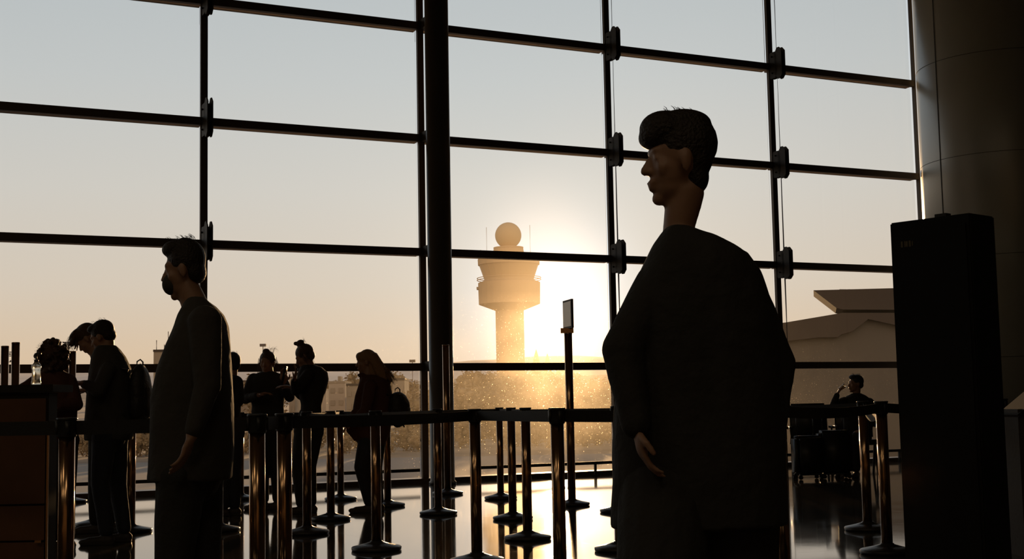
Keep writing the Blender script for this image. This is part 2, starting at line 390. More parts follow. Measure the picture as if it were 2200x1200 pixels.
# sign holder on top of the last tall post
tp, pp = ST['te']
bm = bmesh.new(); sd = Vector((.25, -.968, 0)).normalized(); ss = Vector((sd.y, -sd.x, 0))
ctr = Vector((pp.x - .01, pp.y, 0))
box(bm, ctr + UZ * 1.745, (.13, .05, .05)); obj('sign_clamp', bm, 'brass_tube', tp, False)
bm = bmesh.new(); box(bm, ctr + UZ * 1.91 + Vector((.015, 0, 0)), (.30, .022, .29), (sd, ss, UZ)); sf_ = obj('sign_frame', bm, 'bracket_steel', tp, False)
bm = bmesh.new(); box(bm, ctr + UZ * 1.91 + Vector((.015, 0, 0)), (.26, .026, .25), (sd, ss, UZ)); obj('sign_sheet', bm, 'clear_plastic', sf_, False)
def B(a, b, **k): belt(ST[a][0], ST[a][1], ST[b][1], **k)
aw = XG(-260, 6.2)
belt(ST['a'][0], ST['a'][1], aw, sag=0); B('a', 'b'); B('b', 'c'); B('c', 'd', sag=.008); B('d', 'e'); B('e', 'u', sag=.01)
B('g', 'h', sag=.03); B('i', 'l'); B('j', 'k'); B('k', 'l'); B('l', 'n'); B('m', 'o'); B('o', 'p'); B('p', 'q'); B('q', 'r'); B('r', 't'); B('j', 'm', sag=.01)
B('s', 't'); B('u', 'w', sag=.02); B('v', 'w', sag=.07); B('x', 'w', sag=.02); B('s', 'v', sag=.02)

# ------------------------------------------------------------------ counter, kiosk, small things
Yc = 6.6
ctp = W(60, 826, Yc).z - .0
t = thing('service_counter', 'dark wooden service counter at the left edge with a dispenser on it', 'counter', XG(20, Yc))
xr = XG(99, Yc).x; xl = xr - 1.6
bm = bmesh.new(); box(bm, ((xl + xr) / 2 - .1, Yc + .12, ctp / 2 - .02), (xr - xl - .2, .24, ctp - .04)); obj('body', bm, 'counter_top', t, False)
bm = bmesh.new(); box(bm, (xr - .1, Yc + .06, ctp / 2 - .02), (.2, .12, ctp - .04)); obj('end_panel', bm, 'counter_top', t, False)
bm = bmesh.new(); box(bm, ((xl + xr) / 2, Yc + .13, ctp - .018), (xr - xl + .05, .30, .036)); obj('worktop', bm, 'counter_top', t, False)
for z0, z1 in ((.08, .385), (.395, .56), (.57, 1.08)):
    bm = bmesh.new(); box(bm, ((xl + xr) / 2, Yc - .008, (z0 + z1) / 2), (xr - xl - .02, .016, z1 - z0)); obj('front_panel', bm, 'counter_wood', t, False)
bm = bmesh.new(); box(bm, (xr + .002, Yc - .012, ctp / 2 - .1), (.008, .012, ctp - .25)); obj('edge_trim', bm, 'brass_tube', t, False)
bm = bmesh.new(); box(bm, (xr - .03, Yc - .03, .39), (.03, .03, .012)); obj('latch', bm, 'brass_tube', t, False)
# dispenser
bp = W(62, 824, Yc); bz = ctp; bp = Vector((bp.x, Yc + .1, bz))
t = thing('sanitizer_bottle', 'clear pump bottle of sanitizer standing on the wooden counter', 'bottle', bp)
bm = bmesh.new(); lathe(bm, [(.020, 0), (.024, .003), (.024, .014), (.021, .022), (.021, .075), (.024, .085), (.023, .098), (.012, .112), (.010, .116)], bp, 28); obj('bottle_body', bm, 'clear_plastic', t)
bm = bmesh.new(); lathe(bm, [(.011, .114), (.011, .126), (.004, .128), (.004, .150), (.007, .151), (.007, .158)], bp, 20); box(bm, bp + Vector((.008, 0, .156)), (.032, .008, .006)); obj('pump', bm, 'black_plastic', t)
# black kiosk
pL, pR = XG(1942, 7.5), XG(2112, 7.12)
pL = Vector((W(1911, 479, 7.5).x, 7.5, 0)); pR = Vector((W(2083, 455, 7.13).x, 7.13, 0)); KH = W(1911, 479, 7.5).z
d = (pR - pL); L = d.length; d.normalize(); nb = Vector((-d.y, d.x, 0))
t = thing('information_kiosk', 'tall black kiosk standing in front of the pale clad column', 'kiosk', (pL + pR) / 2)
bm = bmesh.new(); box(bm, (pL + pR) / 2 + nb * .13 + UZ * (KH / 2), (L, .26, KH), (d, nb, UZ)); bmesh.ops.bevel(bm, geom=list(bm.edges), offset=.008, segments=2, affect='EDGES'); obj('body', bm, 'kiosk_black', t, False)
bm = bmesh.new(); box(bm, (pL + pR) / 2 - nb * .004 + UZ * (KH / 2), (L - .05, .008, KH - .1), (d, nb, UZ)); fp_ = obj('front_panel', bm, 'kiosk_black', t, False)
bm = bmesh.new(); box(bm, pL.lerp(pR, .58) + nb * .08 + UZ * (KH + .012), (.07, .05, .024), (d, nb, UZ)); obj('top_sensor', bm, 'black_plastic', t, False)
bm = bmesh.new(); o_ = pL.lerp(pR, .16) - nb * .009 + UZ * (KH - .13)
for k, (xx, ww, hh) in enumerate(((0, .012, .034), (.018, .006, .034), (.03, .014, .03), (.05, .012, .034), (.066, .006, .026))): box(bm, o_ + d * xx, (ww, .003, hh), (d, nb, UZ))
obj('raised_mark', bm, 'kiosk_mark', fp_, False)
bm = bmesh.new(); box(bm, (pL + pR) / 2 + nb * .13 + UZ * .02, (L + .14, .44, .04), (d, nb, UZ)); obj('base_plate', bm, 'kiosk_black', t, False)
# dull information panel on a thin stand, right of the kiosk
q = XG(2122, 12.0)
t = thing('notice_panel', 'dull reddish notice panel with rounded corners right of the black kiosk', 'notice panel', q)
bm = bmesh.new(); zt, zb = W(2120, 728, 12).z, W(2120, 866, 12).z
box(bm, q + UZ * (zt + zb) / 2, (.36, .03, zt - zb)); bmesh.ops.bevel(bm, geom=[e for e in bm.edges if abs((e.verts[0].co - e.verts[1].co).normalized().y) > .9], offset=.06, segments=5, affect='EDGES')
MAT['notice'] = mat('notice', (.05, .018, .012), .6); obj('board', bm, 'notice', t, False)
bm = bmesh.new(); tube(bm, [q + Vector((0, .03, .02)), q + Vector((0, .03, zt - .1))], .018); lathe(bm, [(.2, 0), (.2, .015), (.03, .03)], q + Vector((0, .03, 0)), 28); obj('stand', bm, 'bracket_steel', t)
# lectern at right edge
q = XG(2235, 8.6)
t = thing('lectern', 'dark lectern with a slanted lit top at the right edge', 'lectern', q)
bm = bmesh.new(); box(bm, q + UZ * .46, (.30, .3, .92)); obj('body', bm, 'wall_dark', t, False)
bm = bmesh.new(); sa = math.radians(38); ax_ = Vector((math.cos(sa), 0, math.sin(sa))); box(bm, q + Vector((0, 0, 1.0)), (.40, .36, .02), (ax_, Vector((0, 1, 0)), Vector((-math.sin(sa), 0, math.cos(sa))))); obj('top', bm, 'counter_top', t, False)

# ------------------------------------------------------------------ people
AX = (Vector((1, 0, 0)), Vector((0, 1, 0)), UZ)
def head(bm, c, F, U, s=(1, 1, 1)):
    F = F.normalized(); U = (U - F * U.dot(F)).normalized(); Lf = U.cross(F)
    def P(f, l, u): return c + F * f * s[0] + Lf * l * s[1] + U * u * s[2]
    ax = (F, Lf, U)
    tgt = [bm]
    def E(p, r): ell(tgt[0], P(*p), (r[0] * s[0], r[1] * s[1], r[2] * s[2]), ax)
    E((-.012, 0, .03), (.092, .075, .086)); E((.030, 0, -.02), (.058, .060, .078)); E((.026, 0, -.062), (.055, .052, .042))
    E((.066, 0, -.094), (.021, .022, .019)); E((.074, 0, .030), (.018, .045, .013)); E((.085, 0, -.052), (.015, .024, .009)); E((.083, 0, -.067), (.014, .021, .008))
    cone(bm, P(.083, 0, .016), P(.107, 0, -.022), .008, .0115); 
    for k in (-1, 1):
        E((.056, k * .038, -.018), (.024, .022, .024)); E((-.004, k * .078, -.004), (.018, .009, .032)); E((.074, k * .031, .010), (.012, .014, .009)); E((.100, k * .010, -.026), (.008, .008, .006))
    return P, ax, E, tgt
def hand(bm, w, d, nrm, curl=.5, s=1.0, side=1):
    """palm, four unequal bent fingers and a thumb from the side of the palm"""
    d = d.normalized(); n = (nrm - d * nrm.dot(d)).normalized(); x = d.cross(n) * side
    cone(bm, w, w + d * .03 * s, .022 * s, .026 * s, .65, n)
    ell(bm, w + d * .055 * s, (.040 * s, .044 * s, .016 * s), (d, x, n))
    for k, (off, ln) in enumerate(((-.031, .062), (-.0105, .074), (.0105, .082), (.031, .072))):
        p = w + d * (.085 - .004 * abs(k - 2)) * s + x * off * s; dd = d.copy(); r = .0088 * s
        for j, fr in enumerate((.45, .32, .23)):
            dd = (dd + n * math.tan(curl * (.45 + .25 * j))).normalized(); q = p + dd * ln * fr * s
            cone(bm, p, q, r, r * .92, n=10); p = q; r *= .92
    p = w + d * .03 * s + x * .036 * s; dd = (d * .7 + x * .7 + n * .25).normalized(); q = p + dd * .036 * s; cone(bm, p, q, .012 * s, .0105 * s, n=10)
    dd = (d * .95 + x * .1 + n * .4).normalized(); cone(bm, q, q + dd * .032 * s, .0105 * s, .009 * s, n=10)
def slabs(bm, rows, Y, n=2.4, dyc=0, sides=36):
    """garment or trunk from cross-sections: (row, left, right, half depth[, depth offset])"""
    rs = []
    for row in rows:
        y, xl_, xr_, dp = row[:4]; dy = row[4] if len(row) > 4 else 0
        a, b = W(xl_, y, Y + dy), W(xr_, y, Y + dy); c = (a + b) / 2; c.y = Y + dy; hw = (b.x - a.x) / 2
        r = []
        for k in range(sides):
            th = k * 2 * PI / sides; cs, sn = math.cos(th), math.sin(th)
            r.append(Vector((c.x + hw * math.copysign(abs(cs) ** (2 / n), cs), c.y + dp * math.copysign(abs(sn) ** (2 / n), sn), c.z)))
        rs.append(r)
    rings(bm, rs)
def inset(rows, px, dp=.015): return [(r[0], r[1] + px, r[2] - px, max(.02, r[3] - dp)) + tuple(r[4:]) for r in rows]
def shoe(bm, ankle, d, s=1.0):
    d = d.normalized(); x = Vector((-d.y, d.x, 0)); a = Vector((ankle.x, ankle.y, 0))
    ell(bm, a + d * .00 + UZ * .045 * s, (.055 * s, .038 * s, .045 * s), (d, x, UZ)); cone(bm, a - d * .03 + UZ * .036, a + d * .13 * s + UZ * .030, .036, .030, 1.15, x)
    ell(bm, a + d * .16 * s + UZ * .024, (.045, .040, .024), (d, x, UZ)); cone(bm, a + UZ * .05, a + UZ * .12, .036 * s, .034 * s)
    box(bm, a + d * .065 * s + UZ * .010, (.25 * s, .07, .02), (d, x, UZ))

def person(label, Y, hd, trunk, arms, legs, hairfn, *, loose=1, top='cloth_black', low='denim', hair='hair_dark', voxel=.008, sleeve=True,
           neck=None, extra_cloth=None, group=None, folds=.006, sleeve_to=.88, hs=1, sole=True, shoe_dir=Vector((-1, -.2, 0))):
    """hd: (px, py, dy, F, U, scale); arms: list of (shoulder, elbow, wrist, hand dir, palm normal, curl, side); legs: list of (hip, knee, ankle)"""
    hp, F, U, sc = W(hd[0], hd[1], Y + hd[2]), hd[3], hd[4], hd[5]
    foot = legs[0][2]; root = thing('person', label, 'person', Vector((foot.x, foot.y, 0)), group)
    bm = bmesh.new(); P, ax, E, tgt = head(bm, hp, F, U, sc)
    nk = neck or (P(-.02, 0, -.05), W((trunk[0][1] + trunk[0][2]) / 2, trunk[1][0], Y), .05, .056)
    cone(bm, nk[0], nk[1], nk[2], nk[3])
    slabs(bm, inset(trunk[:-2], 4), Y)
    for a in arms:
        limb(bm, a[:3], (.044, .036, .024)); hand(bm, a[2], a[3], a[4], a[5], hs, a[6])
    for h, k, n_ in legs:
        limb(bm, (h, k, n_ + UZ * .0), (.075, .050, .036)); cone(bm, n_, n_ - UZ * max(0, n_.z - .06), .034, .034)
    if len(legs) > 1: cone(bm, legs[0][0], legs[1][0], .085, .085)
    hm_ = (legs[0][0] + legs[-1][0]) / 2; tc_ = hm_ + UZ * .16; cone(bm, (legs[0][0] + legs[-1][0]) / 2, tc_, .10, .09)
    obj('body', fuse(bm, voxel, 3), 'skin', root)
    bm = bmesh.new(); slabs(bm, trunk, Y)
    for a in arms:
        e = a[2] if sleeve else a[1]
        if sleeve: limb(bm, (a[0], a[1], a[1].lerp(a[2], sleeve_to)), (.066, .052, .038))
        else: limb(bm, (a[0], a[0].lerp(a[1], .8)), (.068, .060))
    if extra_cloth: extra_cloth(bm, P)
    obj('top', fuse(bm, voxel * 1.15, 4, folds=folds), top, root)
    bm = bmesh.new()
    for h, k, n_ in legs: limb(bm, (h, k, n_ + UZ * .02), (.098 * loose, .072 * loose ** 2, .058 * loose))
    if len(legs) > 1: cone(bm, legs[0][0], legs[1][0], .105, .105)
    cone(bm, (legs[0][0] + legs[-1][0]) / 2, (legs[0][0] + legs[-1][0]) / 2 + UZ * .14, .12, .11)
    obj('trousers', fuse(bm, voxel * 1.2, 4, folds=folds * .7), low, root)
    for h, k, n_ in legs:
        bm = bmesh.new(); shoe(bm, n_, shoe_dir); obj('shoe', fuse(bm, .006, 3), 'shoe', root)
    bm = bmesh.new(); tgt[0] = bm; ex = hairfn(bm, P, E, ax); obj('hair', fuse(bm, .006, 2, extra=ex, folds=.0035), hair, root)
    return root, P
def strands(P, n, f, rad=.0009):
    """loose single hairs"""
    def g(bm):
        for _ in range(n):
            a, b, c_ = f(); tube(bm, [P(*a), P(*b), P(*c_)], [rad, rad, rad * .4], 4)
    return g
rnd = random.uniform
def hair_short(bm, P, E, ax):
    E((-.022, 0, .048), (.094, .084, .086)); E((-.055, 0, -.005), (.052, .074, .055)); E((.03, 0, .095), (.062, .066, .034))
    return strands(P, 30, lambda: ((l := (rnd(-.08, .05), rnd(-.05, .05), .11)), (l[0] + .01, l[1], .137), (l[0] + .02, l[1], .145)))
def hair_quiff(bm, P, E, ax):
    E((-.025, 0, .050), (.100, .086, .088)); E((-.050, 0, .012), (.056, .076, .060)); E((-.046, 0, -.040), (.046, .060, .048)); E((.035, 0, .088), (.082, .070, .050)); E((.075, 0, .068), (.046, .052, .032)); E((-.02, 0, .1), (.09, .07, .042))
    return strands(P, 40, lambda: ((l := (rnd(-.06, .05), rnd(-.05, .05), .115)), (l[0] + .008, l[1], .138), (l[0] + .016, l[1], .143)))
def hair_fringe(bm, P, E, ax):
    E((-.02, 0, .055), (.10, .088, .088)); E((.04, 0, .095), (.085, .07, .05))
    for k in range(26):
        l = rnd(-.06, .06); a = (rnd(.02, .09), l, rnd(.07, .12)); cone(bm, P(*a), P(rnd(.11, .15), l * 1.1, rnd(.0, .08)), .014, .005, n=8)
    return strands(P, 90, lambda: ((l := (rnd(.0, .1), rnd(-.07, .07), .12)), (l[0] + .05, l[1], .10), (l[0] + .07, l[1] * 1.1, rnd(.0, .06))))
def hair_curly(bm, P, E, ax):
    E((-.03, 0, .03), (.11, .10, .10))
    for _ in range(150):
        th, ph = rnd(0, 2 * PI), rnd(-1.2, 1.4); r = rnd(.95, 1.12)
        p = (-.035 + math.cos(ph) * math.cos(th) * .115 * r, math.cos(ph) * math.sin(th) * .108 * r, .025 + math.sin(ph) * .115 * r)
        if p[0] > .05 and p[2] < .03: continue
        ell(bm, P(*p), rnd(.012, .022), n=8, m=6)
    for _ in range(40):
        a = (rnd(-.12, -.03), rnd(-.09, .09), rnd(-.1, -.02)); ell(bm, P(*a), rnd(.015, .026), n=8, m=6)
    def f():
        th, ph = rnd(0, 2 * PI), rnd(-.9, 1.4); v = (math.cos(ph) * math.cos(th), math.cos(ph) * math.sin(th), math.sin(ph))
        return tuple((-.03 + v[0] * q + rnd(-.006, .006), v[1] * q * .95 + rnd(-.006, .006), .02 + v[2] * q) for q in (.11, .13, .145))
    return strands(P, 240, f)
def hair_bun(b=(-.03, 0, .15), br=.036, second=None):
    def h(bm, P, E, ax):
        E((-.02, 0, .042), (.096, .085, .088)); E((-.05, 0, -.01), (.055, .074, .06)); E(b, (br * 1.2, br * 1.3, br)); E((b[0], b[1], b[2] - .03), (br * .8,) * 3)
        if second: E(second, (br * .55,) * 3)
        def f():
            l = random.choice((-1, 1)) * rnd(.07, .088); x = rnd(-.06, .03)
            return (x, l, rnd(.02, .06)), (x, l * 1.22, -.02), (x + rnd(-.02, .02), l * rnd(1.05, 1.35), rnd(-.13, -.07))
        def f2():
            l = rnd(-.06, .06); return (-.05, l, .1), (-.07, l * 1.3, .15), (-.09, l * 1.9, rnd(.1, .19))
        g1, g2 = strands(P, 90, f), strands(P, 25, f2)
        return lambda m: (g1(m), g2(m))
    return h
def hair_long(bm, P, E, ax):
    E((-.02, 0, .046), (.098, .088, .088)); E((.05, 0, .07), (.05, .06, .045)); E((.075, 0, .045), (.022, .05, .022))
    for k in range(22):
        l = rnd(-.085, .07); x0 = rnd(-.1, .0)
        pts = [P(x0, l, .06), P(x0 - .035, l * 1.05, -.04), P(x0 - .06 + rnd(-.02, .02), l, -.13), P(x0 - .085 + rnd(-.05, .01), l * .9, rnd(-.27, -.21))]
        limb(bm, pts, (.030, .036, .036, .016))
    def f():
        l = rnd(-.09, .09); x0 = rnd(-.12, -.06); return (x0, l, .06), (x0 - .075, l, -.07), (x0 - .16 + rnd(-.03, .02), l, rnd(-.27, -.17))
    return strands(P, 160, f)
LEFT = Vector((-1, 0, 0))
def pts3(Y, *ps): return [W(p[0], p[1], Y + (p[2] if len(p) > 2 else 0)) for p in ps]
def legpts(Y, hip, knee, ankle):
    h, k = W(hip[0], hip[1], Y + hip[2]), W(knee[0], knee[1], Y + knee[2]); a = XG(ankle[0], Y + ankle[1]); a.z = .09
    return (h, k, a)

# --- the big man in the foreground
Y = 3.4
trunk = [(488, 1432, 1478, .05), (503, 1418, 1508, .075), (522, 1404, 1560, .10), (545, 1392, 1604, .115), (585, 1372, 1632, .125), (640, 1350, 1652, .13), (700, 1334, 1664, .135), (790, 1324, 1674, .135),
         (880, 1318, 1680, .135), (960, 1316, 1684, .14), (1050, 1314, 1688, .145), (1130, 1314, 1690, .15)]
arms = [(*pts3(Y, (1415, 618, -.02), (1338, 752, -.10), (1368, 915, -.15)), Vector((.2, -.1, -1)), Vector((1, 0, 0)), .65, 1),
        (*pts3(Y, (1588, 624, .02), (1668, 782, .06), (1652, 950, .0)), Vector((-.1, -.1, -1)), Vector((-1, 0, 0)), .35, -1)]
legs = [legpts(Y, (1425, 1040, -.03), (1415, 1390, -.22), (1360, -.12)), legpts(Y, (1580, 1040, .03), (1580, 1400, .02), (1660, .20))]
person('large dark man in loose clothes walking left in the foreground, seen in profile', Y, (1457, 350, 0, Vector((-1, -.12, -.02)), UZ, (.84, .92, .98)), trunk, arms, legs, hair_quiff, loose=1.18,
       top='cloth_black', low='cloth_black', voxel=.0065, neck=(W(1472, 415, Y), W(1452, 520, Y), .050, .036), folds=.007, sleeve_to=.97, hs=.88)

# --- the second walker, left
Y = 5.3
trunk = [(640, 408, 440, .05), (655, 396, 462, .085), (675, 386, 480, .12), (700, 378, 488, .15), (740, 362, 492, .17), (790, 344, 494, .175), (850, 332, 498, .175), (910, 326, 500, .17), (970, 324, 500, .165), (1030, 322, 498, .165)]
arms = [(*pts3(Y, (440, 690, -.14), (446, 830, -.20), (412, 935, -.24)), Vector((-.3, -.2, -1)), Vector((-1, 0, 0)), .5, 1),
        (*pts3(Y, (440, 690, .14), (470, 840, .20), (430, 960, .18)), Vector((-.2, 0, -1)), Vector((-1, 0, 0)), .4, -1)]
legs = [legpts(Y, (392, 1020, -.07), (372, 1220, -.10), (330, -.10)), legpts(Y, (428, 1020, .07), (436, 1220, .08), (478, .10))]
def mask(bm, P): ell(bm, P(.075, 0, -.045), (.034, .045, .042))
person('dark man in long jacket walking left between the backpack wearer and the topknot women', Y, (396, 582, 0, Vector((-1, -.1, -.16)), UZ, (.80, .9, .98)), trunk, arms, legs, hair_short,
       top='cloth_charcoal', low='cloth_black', voxel=.007, neck=(W(402, 615, Y), W(424, 668, Y), .047, .055), folds=.007, extra_cloth=mask)

# --- short-haired man with backpack
Y = 10.5
trunk = [(741, 212, 247, .065), (751, 205, 257, .11), (766, 200, 268, .15), (795, 197, 279, .18), (830, 191, 284, .18), (870, 186, 286, .17), (915, 183, 285, .16), (945, 184, 284, .16)]
arms = [(*pts3(Y, (232, 795, -.17), (212, 840, -.26), (184, 824, -.22)), Vector((-1, .1, .05)), Vector((0, 0, -1)), .3, 1),
        (*pts3(Y, (240, 795, .17), (215, 845, .24), (190, 838, .22)), Vector((-1, 0, 0)), Vector((0, 0, -1)), .3, -1)]
legs = [legpts(Y, (225, 940, -.09), (215, 1040, -.11), (228, -.10)), legpts(Y, (248, 940, .09), (252, 1040, .12), (266, .10))]
person('short-haired man in dark jacket, wearing a backpack, leaning toward the counter', Y, (221, 724, 0, Vector((-.9, .15, -.42)), Vector((-.35, 0, 1)), (1, 1, 1)), trunk, arms, legs, hair_short, top='cloth_charcoal', low='denim')
# --- the one bending behind him
Y = 11.5
trunk = [(772, 205, 232, .06), (782, 196, 250, .10), (797, 192, 262, .13), (830, 194, 265, .13), (880, 198, 262, .13), (930, 200, 260, .12)]
arms = [(*pts3(Y, (210, 800, -.1), (200, 842, -.15), (178, 822, -.2)), Vector((-1, 0, .1)), Vector((0, 0, -1)), .4, 1)]
legs = [legpts(Y, (215, 930, -.08), (208, 1030, -.1), (206, -.08)), legpts(Y, (238, 930, .08), (238, 1030, .1), (236, .08))]
person('person with tousled fringe bending the head down beside the short-haired man', Y, (190, 729, 0, Vector((-.74, -.05, -.68)), Vector((-.66, 0, .75)), (1, 1, 1)), trunk, arms, legs, hair_fringe, top='cloth_olive', low='cloth_black', hair='hair_brown',
       neck=(W(200, 745, Y), W(218, 790, Y), .05, .058))
# --- curly haired woman
Y = 10.0
trunk = [(792, 98, 128, .06), (802, 84, 146, .10), (815, 72, 154, .12), (840, 68, 160, .125), (875, 74, 164, .125), (915, 80, 162, .13), (945, 82, 160, .13)]
arms = [(*pts3(Y, (82, 820, -.05), (48, 840, -.2), (20, 842, -.4)), Vector((-1, -.5, 0)), Vector((0, 0, -1)), .2, 1),
        (*pts3(Y, (146, 820, .02), (164, 868, -.05), (120, 875, -.2)), Vector((-1, -.1, 0)), Vector((0, 0, -1)), .4, -1)]
legs = [legpts(Y, (104, 945, -.02), (106, 1050, -.05), (108, -.02)), legpts(Y, (140, 945, .02), (142, 1050, .0), (144, .05))]
person('curly-haired woman leaning on the counter behind the dispenser bottle', Y, (106, 772, 0, Vector((-.85, .5, -.1)), UZ, (.95, .95, .95)), trunk, arms, legs, hair_curly, top='cloth_maroon', low='denim', hair='hair_brown')
# --- the person half hidden by the second walker
Y = 13.0
trunk = [(803, 488, 506, .06), (810, 478, 512, .10), (822, 472, 515, .12), (855, 468, 517, .12), (900, 466, 516, .12), (930, 466, 515, .12)]
arms = [(*pts3(Y, (508, 820, 0), (512, 862, -.06), (494, 880, -.2)), Vector((-1, -.3, 0)), Vector((0, 0, -1)), .4, 1)]
legs = [legpts(Y, (480, 930, 0), (482, 1005, -.03), (480, .0)), legpts(Y, (502, 930, 0), (503, 1005, .0), (504, .05))]
person('person with smooth dark hair, half hidden by the walking man, facing the glass', Y, (498, 784, 0, Vector((-.5, .85, -.05)), UZ, (.95, .95, .95)), trunk, arms, legs, hair_short, top='cloth_black', low='denim')
# --- woman with low bun
Y = 13.75
trunk = [(798, 562, 590, .055), (803, 548, 604, .09), (812, 540, 612, .11), (840, 537, 614, .12), (872, 542, 609, .115), (905, 540, 611, .13), (935, 538, 612, .13)]
arms = [(*pts3(Y, (545, 815, 0), (528, 856, -.05), (556, 848, -.25)), Vector((.9, -.3, .2)), Vector((0, 0, -1)), .5, -1),
        (*pts3(Y, (604, 815, 0), (622, 852, -.08), (610, 822, -.26)), Vector((.0, -.1, 1)), Vector((0, -1, 0)), .5, 1)]
legs = [legpts(Y, (556, 935, 0), (562, 1005, -.03), (566, .0)), legpts(Y, (594, 935, 0), (596, 1005, .0), (597, .04))]
person('woman with a topknot and loose side strands, left of the taller topknot woman', Y, (574, 779, 0, Vector((-.15, -1, -.15)), UZ, (.95, .95, .95)), trunk, arms, legs, hair_bun((-.01, -.01, .125), .032), top='cloth_black', low='cloth_black', hair='hair_brown')
bm = bmesh.new(); c_ = W(611, 806, Y - .28); box(bm, c_, (.012, .13, .19), (Vector((.97, 0, -.22)), Vector((0, 1, 0)), Vector((.22, 0, .97))))
t = thing('tablet', 'dark tablet held up between the two topknot women', 'tablet', c_); bmesh.ops.bevel(bm, geom=list(bm.edges), offset=.003, segments=2, affect='EDGES'); ca_ = obj('case', bm, 'phone_black', t)
bm = bmesh.new(); box(bm, c_ + Vector((-.008, 0, .002)), (.003, .115, .17), (Vector((.97, 0, -.22)), Vector((0, 1, 0)), Vector((.22, 0, .97)))); obj('screen', bm, 'phone_black', ca_, False)
# --- taller woman with high bun
Y = 13.15
trunk = [(783, 650, 676, .055), (789, 645, 692, .10), (799, 640, 703, .13), (815, 638, 706, .14), (840, 642, 700, .13), (868, 647, 692, .12), (895, 645, 692, .13), (925, 640, 690, .13)]
arms = [(*pts3(Y, (662, 806, -.14), (636, 838, -.22), (632, 816, -.36)), Vector((.25, -.2, .9)), Vector((-1, 0, 0)), .5, 1),
        (*pts3(Y, (686, 806, .14), (650, 850, .14), (628, 832, -.1)), Vector((-1, -.3, .2)), Vector((0, 0, -1)), .5, -1)]
legs = [legpts(Y, (654, 925, -.04), (641, 1000, -.05), (648, -.04)), legpts(Y, (674, 925, .04), (664, 1000, .04), (668, .05))]
person('taller woman with a high topknot looking down at her phone', Y, (655, 766, 0, Vector((-.85, -.1, -.5)), Vector((-.2, 0, 1)), (.95, .95, .95)), trunk, arms, legs, hair_bun((-.03, 0, .145), .036, (.012, 0, .168)), top='cloth_black', low='cloth_black', hair='hair_brown',
       neck=(W(662, 778, Y), W(668, 795, Y), .048, .056))
bm = bmesh.new(); c_ = W(634, 806, Y - .37); A3 = (Vector((.9, 0, -.3)).normalized(), Vector((0, 1, 0)), Vector((.3, 0, .9)).normalized()); box(bm, c_, (.01, .075, .15), A3)
bmesh.ops.bevel(bm, geom=list(bm.edges), offset=.003, segments=2, affect='EDGES'); t = thing('phone', 'slim dark phone in the hand of the taller topknot woman', 'phone', c_); obj('case', bm, 'phone_black', t)
# --- long haired woman
Y = 13.1
trunk = [(804, 776, 804, .06), (811, 773, 828, .11), (822, 771, 838, .14), (850, 763, 843, .15), (885, 757, 840, .16), (915, 753, 840, .17), (936, 757, 836, .165), (956, 772, 826, .14)]
def coat_flap(bm, P):
    limb(bm, pts3(13.1, (768, 890, -.1), (755, 922, -.12), (763, 944, -.12)), (.07, .05, .018)); ell(bm, P(.05, 0, -.125), (.06, .06, .03))
arms = [(*pts3(Y, (796, 830, -.16), (786, 880, -.24), (762, 905, -.24)), Vector((-.8, -.1, -.5)), Vector((0, 0, -1)), .5, 1),
        (*pts3(Y, (804, 830, .16), (800, 880, .22), (775, 900, .22)), Vector((-.8, 0, -.5)), Vector((0, 0, -1)), .5, -1)]
legs = [legpts(Y, (790, 945, -.06), (777, 1003, -.1), (794, .0)), legpts(Y, (808, 945, .06), (806, 1003, .06), (812, .14))]
person('long-haired woman in a short coat standing in profile with a small backpack', Y, (787, 778, 0, Vector((-1, -.1, -.12)), UZ, (.95, .95, .95)), trunk, arms, legs, hair_long, top='cloth_maroon', low='denim', hair='hair_blond', extra_cloth=coat_flap)
# --- seated man drinking
Y = 18.0
trunk = [(844, 1830, 1848, .055), (850, 1818, 1860, .10), (858, 1810, 1870, .12), (875, 1808, 1876, .13), (905, 1812, 1874, .13), (938, 1812, 1874, .14)]
hip = [W(1830, 940, Y), W(1856, 940, Y)]
legs = [(hip[0], W(1800, 940, Y - .35), Vector((W(1800, 940, Y - .4).x, Y - .42, .09))), (hip[1], W(1836, 940, Y - .42), Vector((W(1836, 940, Y - .45).x, Y - .46, .09)))]
arms = [(*pts3(Y, (1815, 862, -.03), (1790, 872, -.15), (1799, 846, -.2)), Vector((.45, 0, .8)), Vector((1, 0, -.4)), .9, 1),
        (*pts3(Y, (1868, 864, .0), (1878, 905, -.05), (1850, 925, -.3)), Vector((-.7, -.7, 0)), Vector((0, 0, -1)), .4, -1)]
person('man seated by the glass raising a drink to his mouth, far right', Y, (1838, 825, 0, Vector((-1, -.25, .05)), UZ, (1, 1, 1)), trunk, arms, legs, hair_short, top='cloth_black', low='denim', shoe_dir=Vector((-.4, -1, 0)))
c_ = W(1809, 832, Y - .2)
t = thing('drink_cup', 'small cup held at the mouth of the seated man', 'cup', c_); bm = bmesh.new()
A3 = Vector((.75, 0, .5)).normalized(); x_, y_, z_ = frame_of(A3); rings(bm, [[c_ + z_ * h + x_ * r * math.cos(k * PI / 8) + y_ * r * math.sin(k * PI / 8) for k in range(16)] for r, h in ((.024, -.05), (.030, .045), (.033, .05))]); obj('cup_body', bm, 'clear_plastic', t)

